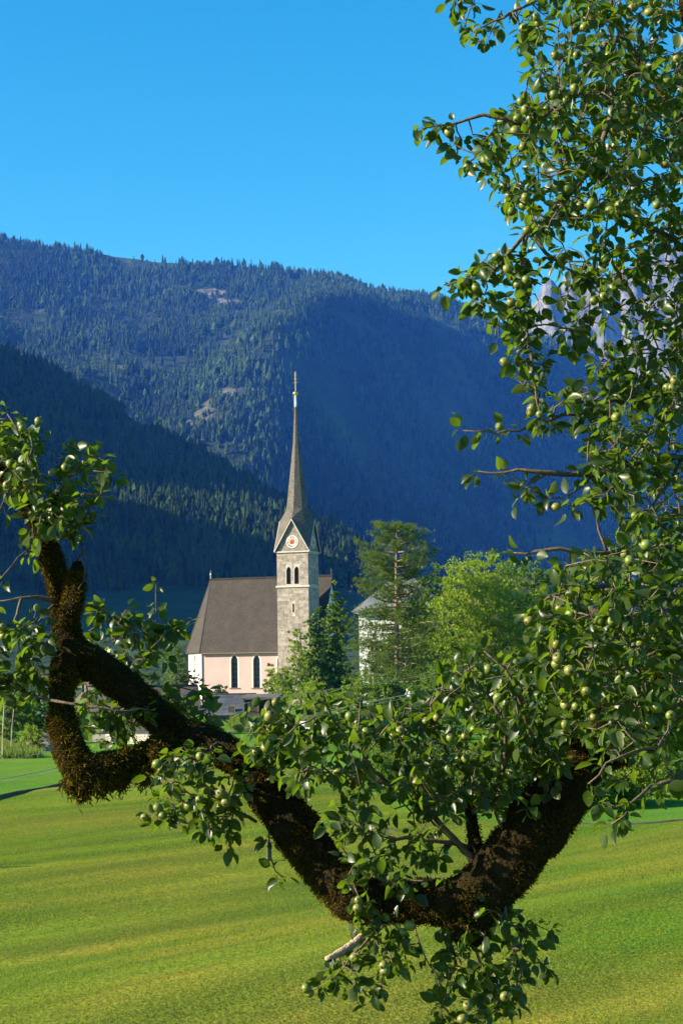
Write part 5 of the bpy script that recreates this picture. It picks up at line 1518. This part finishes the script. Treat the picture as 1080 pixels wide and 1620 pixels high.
# ---- leafy twigs traced one by one: (points px py depth), radius at start, spurs per metre, pear chance
T = [
 ([(1150, 300, 5.5), (1050, 150, 5.3), (985, 60, 5.15), (958, -30, 5.1)], .020, 0, 0),
 ([(985, 60, 5.15), (952, 80, 5.05), (966, 163, 5.0), (940, 260, 4.95), (880, 330, 4.9), (834, 368, 4.9)], .011, 14, .4),
 ([(966, 163, 5.0), (900, 150, 4.9), (840, 195, 4.85), (765, 182, 4.85), (722, 196, 4.85), (690, 200, 4.85), (666, 204, 4.85)], .008, 16, .5),
 ([(834, 368, 4.9), (826, 407, 4.88), (828, 489, 4.85), (838, 560, 4.82), (850, 640, 4.8), (872, 668, 4.8)], .007, 16, .4),
 ([(834, 368, 4.9), (876, 411, 4.9), (917, 440, 4.9), (960, 470, 4.95)], .006, 14, .1),
 ([(834, 368, 4.9), (800, 405, 4.86), (768, 440, 4.84), (735, 442, 4.84), (704, 452, 4.84)], .006, 20, .6),
 ([(958, -30, 5.1), (900, -20, 5.0), (830, 10, 4.95), (780, 35, 4.95), (748, 50, 4.95)], .008, 16, .4),
 ([(900, -20, 5.0), (800, -40, 5.0), (740, -20, 5.0), (716, 6, 5.0)], .006, 14, .1),
 ([(1165, 330, 5.5), (1080, 232, 5.3), (1000, 245, 5.2), (940, 262, 5.2)], .010, 14, .2),
 ([(1190, 520, 5.5), (1080, 392, 5.3), (1000, 345, 5.2), (945, 326, 5.15), (900, 340, 5.1)], .010, 14, .2),
 ([(1195, 620, 5.5), (1120, 575, 5.3), (1080, 544, 5.2), (1013, 488, 5.1), (987, 447, 5.05), (955, 400, 5.0)], .015, 8, .1),
 ([(1205, 700, 5.5), (1080, 616, 5.1), (1020, 621, 5.0), (984, 632, 4.95), (921, 651, 4.9), (865, 664, 4.85), (802, 682, 4.8), (732, 681, 4.8)], .010, 10, .05),
 ([(1210, 800, 5.5), (1080, 725, 5.0), (995, 736, 4.9), (939, 749, 4.85), (865, 749, 4.8), (820, 744, 4.8), (778, 748, 4.8), (752, 745, 4.8)], .011, 12, .08),
 ([(939, 749, 4.85), (890, 790, 4.8), (830, 770, 4.8)], .004, 12, .0),
 ([(865, 749, 4.8), (835, 765, 4.8), (822, 790, 4.8)], .003, 14, .0),
 ([(995, 736, 4.9), (960, 690, 4.88), (955, 640, 4.88), (975, 600, 4.9)], .006, 12, .1),
 ([(1220, 950, 5.4), (1080, 890, 4.9), (960, 877, 4.75), (870, 868, 4.7), (830, 876, 4.7), (796, 873, 4.7)], .009, 12, .05),
 ([(1080, 725, 5.0), (1045, 780, 4.9), (1032, 800, 4.85), (1050, 840, 4.8), (1068, 880, 4.75)], .006, 14, .15),
 ([(960, 877, 4.75), (930, 790, 4.75), (900, 800, 4.75)], .004, 12, .3),
 ([(1225, 1050, 5.4), (1100, 960, 4.8), (1000, 930, 4.6), (920, 930, 4.5), (870, 945, 4.45), (845, 960, 4.45)], .010, 16, .2),
 ([(1230, 1080, 5.4), (1120, 1030, 4.7), (1020, 1030, 4.5), (930, 1035, 4.4), (850, 1040, 4.4)], .010, 16, .3),
 ([(1080, 1092, 5.3), (1060, 1150, 4.7), (1040, 1180, 4.3), (1000, 1190, 4.15), (960, 1205, 4.1), (930, 1240, 4.1)], .008, 14, .1),
 ([(1150, 1150, 5.3), (1110, 1200, 4.6), (1075, 1232, 4.2), (1030, 1245, 4.1), (1000, 1268, 4.05), (975, 1275, 4.05), (950, 1268, 4.05)], .008, 15, .05),
 ([(1000, 1268, 4.05), (985, 1290, 4.0), (965, 1305, 4.0)], .003, 26, 0),
 ([(770, 1385, 4.97), (733, 1344, 4.95), (678, 1283, 4.9), (644, 1250, 4.88), (611, 1239, 4.86), (539, 1225, 4.85), (480, 1215, 4.85)], .012, 9, .2),
 ([(752, 1340, 5.0), (690, 1330, 4.95), (644, 1328, 4.92), (611, 1325, 4.9), (561, 1306, 4.88), (520, 1296, 4.88)], .008, 12, .1),
 ([(590, 1410, 5.0), (575, 1380, 4.95), (546, 1348, 4.93), (528, 1318, 4.92), (535, 1280, 4.92)], .006, 10, .1),
 ([(745, 1290, 5.05), (790, 1230, 4.9), (800, 1170, 4.8), (770, 1100, 4.75), (720, 1060, 4.75)], .009, 14, .3),
 ([(870, 1275, 5.0), (850, 1200, 4.8), (830, 1130, 4.7), (800, 1060, 4.65), (765, 1030, 4.65)], .009, 14, .3),
 ([(644, 1250, 4.88), (640, 1190, 4.85), (600, 1140, 4.85), (560, 1110, 4.85)], .005, 15, .3),
 ([(611, 1239, 4.86), (560, 1180, 4.84), (530, 1145, 4.82), (508, 1092, 4.8), (500, 1070, 4.8)], .005, 14, .2),
 ([(745, 1240, 5.1), (700, 1180, 4.95), (680, 1130, 4.9), (640, 1120, 4.9)], .006, 15, .35),
 ([(800, 1320, 4.95), (760, 1250, 4.75), (720, 1255, 4.7), (690, 1270, 4.65)], .005, 14, .1),
 ([(590, 1430, 4.98), (593, 1471, 4.9), (608, 1518, 4.88), (608, 1556, 4.86), (593, 1583, 4.86)], .005, 14, .3),
 ([(593, 1471, 4.9), (560, 1510, 4.86), (530, 1545, 4.84), (506, 1560, 4.84)], .004, 18, .3),
 ([(650, 1440, 4.98), (663, 1490, 4.94), (678, 1525, 4.92), (698, 1552, 4.9)], .004, 6, 0),
 ([(690, 1450, 4.96), (720, 1510, 4.92), (705, 1560, 4.9), (700, 1615, 4.9)], .004, 14, .2),
 ([(742, 1480, 4.92), (752, 1506, 4.9), (775, 1556, 4.9), (775, 1590, 4.9), (762, 1640, 4.9)], .005, 14, .15),
 ([(800, 1375, 4.95), (800, 1440, 4.9), (812, 1500, 4.88), (822, 1540, 4.88), (815, 1590, 4.88)], .005, 14, .1),
 ([(803, 1463, 4.9), (830, 1470, 4.88), (848, 1464, 4.87), (866, 1472, 4.87)], .003, 18, .3),
 ([(812, 1500, 4.88), (845, 1510, 4.87), (862, 1530, 4.87)], .003, 16, .1),
 ([(405, 1300, 5.12), (371, 1282, 5.05), (345, 1261, 5.0), (325, 1240, 4.98), (310, 1200, 4.98), (285, 1185, 4.98)], .006, 14, .4),
 ([(345, 1261, 5.0), (303, 1264, 4.97), (270, 1285, 4.95), (240, 1290, 4.95)], .004, 22, .5),
 ([(371, 1282, 5.05), (362, 1310, 5.02), (358, 1335, 5.0)], .003, 22, .1),
 ([(345, 1175, 5.2), (320, 1190, 5.05), (270, 1200, 5.0), (248, 1225, 4.98)], .004, 18, .5),
 ([(575, 1420, 5.0), (560, 1395, 4.9), (570, 1425, 4.86), (590, 1450, 4.85)], .004, 26, .6),
 ([(650, 1425, 4.95), (640, 1390, 4.85), (622, 1400, 4.84)], .004, 22, .5),
 ([(425, 1310, 5.1), (427, 1350, 5.05), (436, 1378, 5.03), (448, 1388, 5.03)], .003, 16, .5),
 ([(-60, 1030, 5.3), (15, 1078, 5.2), (40, 1095, 5.2), (89, 1109, 5.15), (124, 1113, 5.13), (184, 1124, 5.12), (235, 1122, 5.18)], .008, 9, .1),
 ([(184, 1124, 5.12), (175, 1150, 5.1), (180, 1175, 5.1)], .003, 16, .2),
 ([(235, 1122, 5.2), (205, 1150, 5.15), (215, 1170, 5.15), (228, 1185, 5.15)], .003, 14, .4),
 ([(98, 950, 5.28), (60, 944, 5.22), (34, 946, 5.2), (-10, 952, 5.2)], .008, 0, 0),
 ([(90, 955, 5.28), (60, 985, 5.2), (52, 1030, 5.2), (54, 1060, 5.2)], .004, 10, .1),
 ([(34, 946, 5.2), (20, 985, 5.15), (-5, 1020, 5.15), (-10, 1060, 5.15)], .004, 18, .2),
 ([(76, 868, 5.2), (85, 800, 5.15), (110, 755, 5.1), (145, 722, 5.1), (170, 735, 5.1), (182, 752, 5.1)], .007, 22, .4),
 ([(55, 815, 5.2), (60, 750, 5.15), (45, 705, 5.1), (25, 675, 5.1), (12, 655, 5.1)], .006, 20, .3),
 ([(25, 765, 5.2), (20, 720, 5.15), (-20, 690, 5.15)], .005, 18, .2),
 ([(76, 868, 5.2), (110, 840, 5.15), (140, 810, 5.1), (155, 785, 5.1)], .005, 22, .2),
 ([(82, 880, 5.22), (45, 870, 5.15), (20, 895, 5.12), (2, 915, 5.12)], .004, 10, .2),
 ([(122, 890, 5.23), (133, 865, 5.2), (136, 890, 5.2), (134, 915, 5.2), (124, 932, 5.2)], .003, 0, 0),
 ([(112, 965, 5.26), (150, 958, 5.15), (190, 985, 5.1), (225, 1000, 5.08), (255, 985, 5.08)], .006, 14, .1),
 ([(195, 1085, 5.3), (215, 1060, 5.2), (240, 1025, 5.12), (247, 985, 5.1), (247, 925, 5.1)], .005, 10, 0),
 ([(240, 1025, 5.12), (275, 990, 5.08), (292, 985, 5.08)], .003, 22, 0),
 ([(320, 1160, 5.22), (300, 1138, 5.12), (281, 1116, 5.1), (262, 1098, 5.1), (250, 1080, 5.1)], .004, 14, .1),
 ([(330, 1165, 5.22), (330, 1120, 5.1), (318, 1095, 5.1)], .003, 16, .3),
 ([(400, 1205, 5.15), (410, 1160, 5.0), (430, 1135, 4.95), (395, 1125, 4.95)], .004, 16, .2),
 ([(420, 1235, 5.1), (460, 1190, 4.95), (470, 1150, 4.9), (450, 1120, 4.9)], .004, 16, .3),
 ([(1200, 600, 5.5), (1330, 450, 5.3), (1450, 300, 5.2)], .03, 12, .1), ([(1230, 950, 5.5), (1380, 850, 5.6), (1520, 700, 5.7)], .03, 12, .1),
 ([(1150, 200, 5.5), (1300, 50, 5.8), (1420, -150, 6.0)], .03, 12, .1), ([(1230, 1000, 5.5), (1330, 1050, 5.0), (1420, 1150, 4.8)], .02, 12, .1),
]
spurs = []     # position, direction, pear chance
for pts, r0, dens, fr in T:
    if all(100 <= p[0] <= 345 and 900 <= p[1] <= 1195 for p in pts):
        pts = [pts[0]] + [(p[0], p[1], p[2] + 0.3) for p in pts[1:]]      # these grow behind the mossy limb
    n = len(pts)
    path = pxpath([tuple(p) + (max(0.0016, r0 * (1 - 0.82 * i / (n - 1))),) for i, p in enumerate(pts)])
    o, r = woody('twig', path, 0.03, 6, M['twig'], 0.25, None, 0.0025)
    if dens:
        s = np.r_[0, np.cumsum(np.linalg.norm(np.diff(r[:, :3], axis=0), axis=1))]
        m = max(1, int(s[-1] * dens))
        for q in np.sort(U(0.12, 1.0, m)) * s[-1]:
            k_ = min(len(r) - 2, int(np.searchsorted(s, q)))
            tan = unit(r[k_ + 1, :3] - r[max(0, k_ - 1), :3])
            spurs.append((r[k_, :3], unit(rng.normal(size=3) * 0.8 + tan * 0.5), fr))
        spurs.append((r[-1, :3], unit(r[-1, :3] - r[-3, :3]), fr))

# ---- the rest of the foliage: spurs spread through the crown's volume, each grown from the nearest wood
REG = [
 ([(850, -40), (1110, -40), (1110, 330), (960, 330), (860, 370), (780, 300), (740, 250), (780, 190), (830, 150), (830, 60)], 520, 4.6, 5.8, .55),
 ([(670, 190), (770, 175), (790, 250), (720, 260)], 12, 4.8, 4.95, .5),
 ([(710, 0), (760, -20), (850, 0), (830, 80), (745, 70)], 14, 4.9, 5.1, .4),
 ([(715, 440), (745, 405), (830, 370), (850, 470), (800, 510), (740, 480)], 36, 4.75, 5.0, .6),
 ([(775, 500), (850, 470), (870, 560), (855, 650), (820, 610)], 22, 4.75, 4.95, .5),
 ([(870, 400), (960, 330), (1110, 330), (1110, 640), (960, 640), (900, 560)], 190, 4.8, 5.5, .15),
 ([(880, 610), (1110, 600), (1110, 900), (980, 900), (940, 760)], 190, 4.6, 5.4, .15),
 ([(880, 880), (1110, 860), (1110, 1130), (1000, 1175), (900, 1165), (845, 1060), (855, 970)], 420, 4.2, 5.4, .3),
 ([(940, 1170), (1090, 1150), (1090, 1230), (1000, 1270), (950, 1230)], 16, 4.05, 4.6, .1),
 ([(420, 1185), (480, 1130), (560, 1110), (640, 1120), (730, 1050), (830, 1020), (900, 1100), (890, 1200), (840, 1290), (760, 1260), (700, 1300), (600, 1260), (520, 1250), (450, 1240)], 260, 4.6, 5.2, .4),
 ([(520, 1250), (700, 1290), (740, 1390), (620, 1400), (560, 1380), (530, 1310)], 30, 4.8, 5.2, .2),
 ([(540, 1450), (640, 1450), (640, 1540), (560, 1580), (510, 1560), (530, 1500)], 28, 4.8, 5.0, .3),
 ([(690, 1470), (800, 1410), (850, 1480), (850, 1540), (800, 1600), (740, 1640), (695, 1620)], 60, 4.8, 5.1, .15),
 ([(235, 1270), (260, 1190), (330, 1185), (395, 1230), (380, 1290), (345, 1310), (290, 1320), (240, 1300)], 42, 4.9, 5.15, .5),
 ([(140, 1060), (230, 1100), (235, 1130), (205, 1180), (145, 1175), (120, 1120)], 22, 5.42, 5.65, .3),
 ([(-20, 965), (60, 965), (85, 1000), (75, 1100), (-20, 1110)], 34, 5.05, 5.3, .25),
 ([(-30, 660), (40, 660), (80, 710), (170, 715), (172, 755), (135, 840), (60, 850), (-30, 790)], 85, 5.0, 5.35, .35),
 ([(125, 950), (180, 965), (280, 940), (290, 1010), (255, 1055), (200, 1045), (135, 1000)], 26, 5.38, 5.6, .1),
 ([(255, 1070), (300, 1085), (340, 1115), (325, 1145), (262, 1110)], 10, 5.4, 5.55, .2),
 ([(385, 1150), (470, 1125), (480, 1200), (400, 1205)], 24, 4.85, 5.1, .3),
 ([(1110, -200), (1500, -300), (1600, 900), (1400, 1200), (1110, 1150)], 220, 4.5, 6.5, .2),
]
def in_poly(x, y, poly):
    ok = False; j = len(poly) - 1
    for i in range(len(poly)):
        xi, yi = poly[i]; xj, yj = poly[j]
        if (yi > y) != (yj > y) and x < (xj - xi) * (y - yi) / (yj - yi) + xi: ok = not ok
        j = i
    return ok
fill = []
for poly, n, d0, d1, fr in REG:
    a = np.array(poly); lo = a.min(0); hi = a.max(0); k_ = 0
    while k_ < n:
        x, y = U(lo[0], hi[0]), U(lo[1], hi[1])
        if in_poly(x, y, poly):
            fill.append((np.array(P(x, y, U(d0, d1))), fr)); k_ += 1
SK = np.concatenate(nodes)
fp = np.array([f[0] for f in fill])
dist = np.array([np.min(np.sum((SK - q) ** 2, 1)) for q in fp])
tv_all = []; tf_all = []; voff = 0
for i in np.argsort(dist):
    q = fp[i]
    d2 = np.sum((SK - q) ** 2, 1)
    a = SK[int(np.argmin(d2))]
    L_ = math.sqrt(d2.min())
    if L_ > 0.02:
        side = rng.normal(size=3) * 0.10 * L_
        path = resample([tuple(a) + (0.0018 + 0.006 * min(L_, 0.5),), tuple(a * 0.6 + q * 0.4 + side + np.array([0, 0, 0.05 * L_])) + (0.0024,), tuple(q) + (0.0014,)], 0.035)
        v, f = tube(path[:, :3], path[:, 3], 4, 0.2, caps=False)
        tv_all.append(v); tf_all.append(f + voff); voff += len(v)
        SK = np.concatenate([SK, path[1:, :3]])
        tan = unit(q - path[-2, :3])
    else:
        tan = unit(rng.normal(size=3))
    spurs.append((q, unit(tan + rng.normal(size=3) * 0.5), fill[i][1]))
link('twiglets', mesh('twiglets', rel(np.concatenate(tv_all)), np.concatenate(tf_all), None, True), M['twig'], ptree, kind='stuff')

# ---- leaf shapes: stalk, folded and curled blade
def leaf_shape(k):
    r = random.Random(100 + k)
    fold = r.uniform(0.10, 0.34); curl = r.uniform(0.05, 0.5) * (1 if r.random() < 0.85 else -0.5); wv = r.uniform(-0.05, 0.05); twist = r.uniform(-0.35, 0.35)
    wd = r.uniform(0.29, 0.36)
    ts = [0.0, 0.13, 0.34, 0.58, 0.80, 0.93, 1.0]; ws = [0.03, 0.66, 1.0, 0.93, 0.58, 0.24, 0.0]
    st = 0.42
    v = []; f = []; ac = []
    for t, w in zip(ts, ws):
        x = st + t * (1 - 0.12 * abs(curl)); z = -curl * t * t * 0.8
        for sgn in ((-1, 0, 1) if w > 0 else (0,)):
            h = w * wd
            zz = z + abs(sgn) * h * fold * 1.6 + sgn * wv * t + sgn * h * twist * t
            v.append((x + (0.02 if sgn else 0), sgn * h * math.cos(fold), zz)); ac.append(float(sgn))
    for i in range(5):
        a = i * 3
        f += [(a, a + 3, a + 4, a + 1), (a + 1, a + 4, a + 5, a + 2)]
    f += [(15, 18, 16), (16, 18, 17)]
    k0 = len(v)
    for x, z, rr in ((0, 0.03, 0.016), (st + 0.03, 0.0, 0.012)):
        for j in range(3):
            an = j * 2.094
            v.append((x, rr * math.cos(an), z + rr * math.sin(an))); ac.append(0.0)
    for j in range(3):
        f.append((k0 + j, k0 + (j + 1) % 3, k0 + 3 + (j + 1) % 3, k0 + 3 + j))
    # triangulate to one kind of face
    tr = []
    for q in f:
        tr.append((q[0], q[1], q[2]))
        if len(q) == 4: tr.append((q[0], q[2], q[3]))
    return np.array(v), np.array(tr), np.array(ac)
NV = 8
LS = [leaf_shape(k) for k in range(NV)]
LM = []
for v, f, ac in LS:
    me = mesh('leaf', v, f, {'across': ac, 'tint': np.zeros(len(v))}, True); me.materials.append(M['pleaf']); LM.append(me)

lb = []; ldv = []; lsz = []
fruit = []
sun_np = np.array(sun_dir)
for pos, dr, fr in spurs:
    k_ = rng.integers(4, 8)
    for i in range(k_):
        d = unit(dr * 0.35 + rng.normal(size=3) * 0.75 + np.array([0, 0, -0.42]))
        lb.append(pos + rng.normal(size=3) * 0.006); ldv.append(d)
        lsz.append(U(0.022, 0.050))
    if rng.random() < fr * 0.6:
        for i in range(rng.integers(1, 4)):
            fruit.append((pos, unit(rng.normal(size=3) * 0.55 + dr * 0.4 + np.array([-0.3, -0.4, -0.1]))))
lb = np.array(lb); ldv = np.array(ldv); lsz = np.array(lsz)
n = len(lb)
nm = unit(rng.normal(size=(n, 3)) * 0.62 + np.array([0, 0, 0.55]) + sun_np * 0.35)
ls = unit(np.cross(nm, ldv)); ln_ = np.cross(ldv, ls)
var = rng.integers(0, NV, n)
tint = rng.random(n)
pc = project(lb + ldv * lsz[:, None])
onscreen = (pc[:, 0] > -10) & (pc[:, 0] < 1090) & (pc[:, 1] > -10) & (pc[:, 1] < 1630)
facing = np.abs((ln_ * unit(lb - np.array([0, 0, CAMZ]))).sum(1))
show = np.where(onscreen, lsz / pc[:, 2] * (0.35 + 0.65 * facing), 0)
big = set(np.argsort(-show)[:300].tolist())
jv = []; jf = []; jt = []; ja = []; off = 0
for k_ in range(NV):
    idx = np.array([i for i in np.where(var == k_)[0] if i not in big])
    tv, tf, ac = LS[k_]
    m = len(idx)
    q = lb[idx][:, None] + lsz[idx][:, None, None] * (tv[None, :, 0:1] * ldv[idx][:, None] + tv[None, :, 1:2] * ls[idx][:, None] + tv[None, :, 2:3] * ln_[idx][:, None])
    jv.append(q.reshape(-1, 3)); jf.append((tf[None] + (np.arange(m) * len(tv))[:, None, None]).reshape(-1, 3) + off); off += m * len(tv)
    jt.append(np.repeat(tint[idx], len(tv))); ja.append(np.tile(ac, m))
link('foliage', mesh('foliage', rel(np.concatenate(jv)), np.concatenate(jf), {'tint': np.concatenate(jt), 'across': np.concatenate(ja)}, True), M['pleaf'], ptree, kind='stuff')
tbn = np.array(tb)
for i in sorted(big):
    o = link('leaf', LM[var[i]], None, ptree)
    s = lsz[i]
    mm = Matrix(((ldv[i][0] * s, ls[i][0] * s, ln_[i][0] * s, lb[i][0] - tbn[0]), (ldv[i][1] * s, ls[i][1] * s, ln_[i][1] * s, lb[i][1] - tbn[1]), (ldv[i][2] * s, ls[i][2] * s, ln_[i][2] * s, lb[i][2] - tbn[2]), (0, 0, 0, 1)))
    o.matrix_local = mm

# ---- pears: round little fruit with a stalk and a dried calyx
def pear_mesh(k):
    r = random.Random(300 + k)
    el = r.uniform(1.0, 1.22)
    prof = [(0.035, -1.9, 0), (0.05, -0.9, 0), (0.06, 0.0, 0), (0.30, 0.03, 0), (0.60, 0.20, 0), (0.88, 0.55, 0), (1.0, 0.98, 0), (0.93, 1.40, 0), (0.66, 1.74, 0), (0.30, 1.90, 0.3), (0.20, 1.86, 1.0), (0.26, 2.04, 1.0), (0.02, 1.92, 1.0)]
    n = 10; v = []; f = []; ca = []
    for rr, z, c in prof:
        for i in range(n):
            a = 2 * math.pi * i / n
            q = rr * (1 + 0.05 * math.sin(2 * a + k))
            v.append((q * math.cos(a), q * math.sin(a), z * el if z > 0 else z)); ca.append(1.0 if (z < 0 and rr < 0.05) else c)
    for j in range(len(prof) - 1):
        for i in range(n):
            f.append((j * n + i, j * n + (i + 1) % n, (j + 1) * n + (i + 1) % n, (j + 1) * n + i))
    me = mesh('pear', v, np.array(f), {'calyx': np.array(ca)}, True); me.materials.append(M['pskin']); return me
PM = [pear_mesh(k) for k in range(4)]
fpx = project(np.array([f[0] for f in fruit]))
fo = (fpx[:, 0] > -10) & (fpx[:, 0] < 1090) & (fpx[:, 1] > -10) & (fpx[:, 1] < 1630)
cell = np.floor(fpx[:, 0] / 110).astype(int) * 1000 + np.floor(fpx[:, 1] / 110).astype(int)
rank = np.ones(len(fruit)) * 9.0
for c_ in np.unique(cell[fo]):                      # in each patch of the crown the outermost fruit first
    ii = np.where((cell == c_) & fo)[0]
    ii = ii[np.argsort(fpx[ii, 2])]
    rank[ii] = (np.arange(len(ii)) + 0.5) / len(ii)
order = np.argsort(rank, kind='stable')
cnt = 0
for i in order:
    if cnt >= 300: break
    pos, d = fruit[i]
    s = U(0.0108, 0.0148)
    o = link('pear', PM[cnt % 4], None, ptree)
    qt = Vector(d).to_track_quat('Z', 'Y')
    base = Vector(pos - tbn) + Vector(d) * (1.9 * s)
    o.matrix_local = Matrix.Translation(base) @ qt.to_matrix().to_4x4() @ Matrix.Rotation(U(0, 6.28), 4, 'Z') @ Matrix.Diagonal((s, s, s, 1))
    cnt += 1
print('leaves', n, 'spurs', len(spurs), 'fruit', len(fruit), 'on screen', int(fo.sum()))


# ------------------------------------------------------------------ air
hz = MB().box(-9500, -3000, -30, 9500, 9500, 1640).build('haze', None, None, kind='stuff')
hz['label'] = 'blue valley haze filling the air'
hz['category'] = 'haze'
mh = bpy.data.materials.new('haze_air'); mh.use_nodes = True
for nd in list(mh.node_tree.nodes):
    if nd.type == 'BSDF_PRINCIPLED': mh.node_tree.nodes.remove(nd)
pv = mh.node_tree.nodes.new('ShaderNodeVolumePrincipled')
pv.inputs['Color'].default_value = (0.05, 0.23, 1.0, 1)
pv.inputs['Absorption Color'].default_value = (1, 1, 1, 1)
pv.inputs['Density'].default_value = 0.58e-4
pv.inputs['Anisotropy'].default_value = 0.0
mh.node_tree.links.new(pv.outputs[0], mh.node_tree.nodes['Material Output'].inputs['Volume'])
hz.data.materials.append(mh)
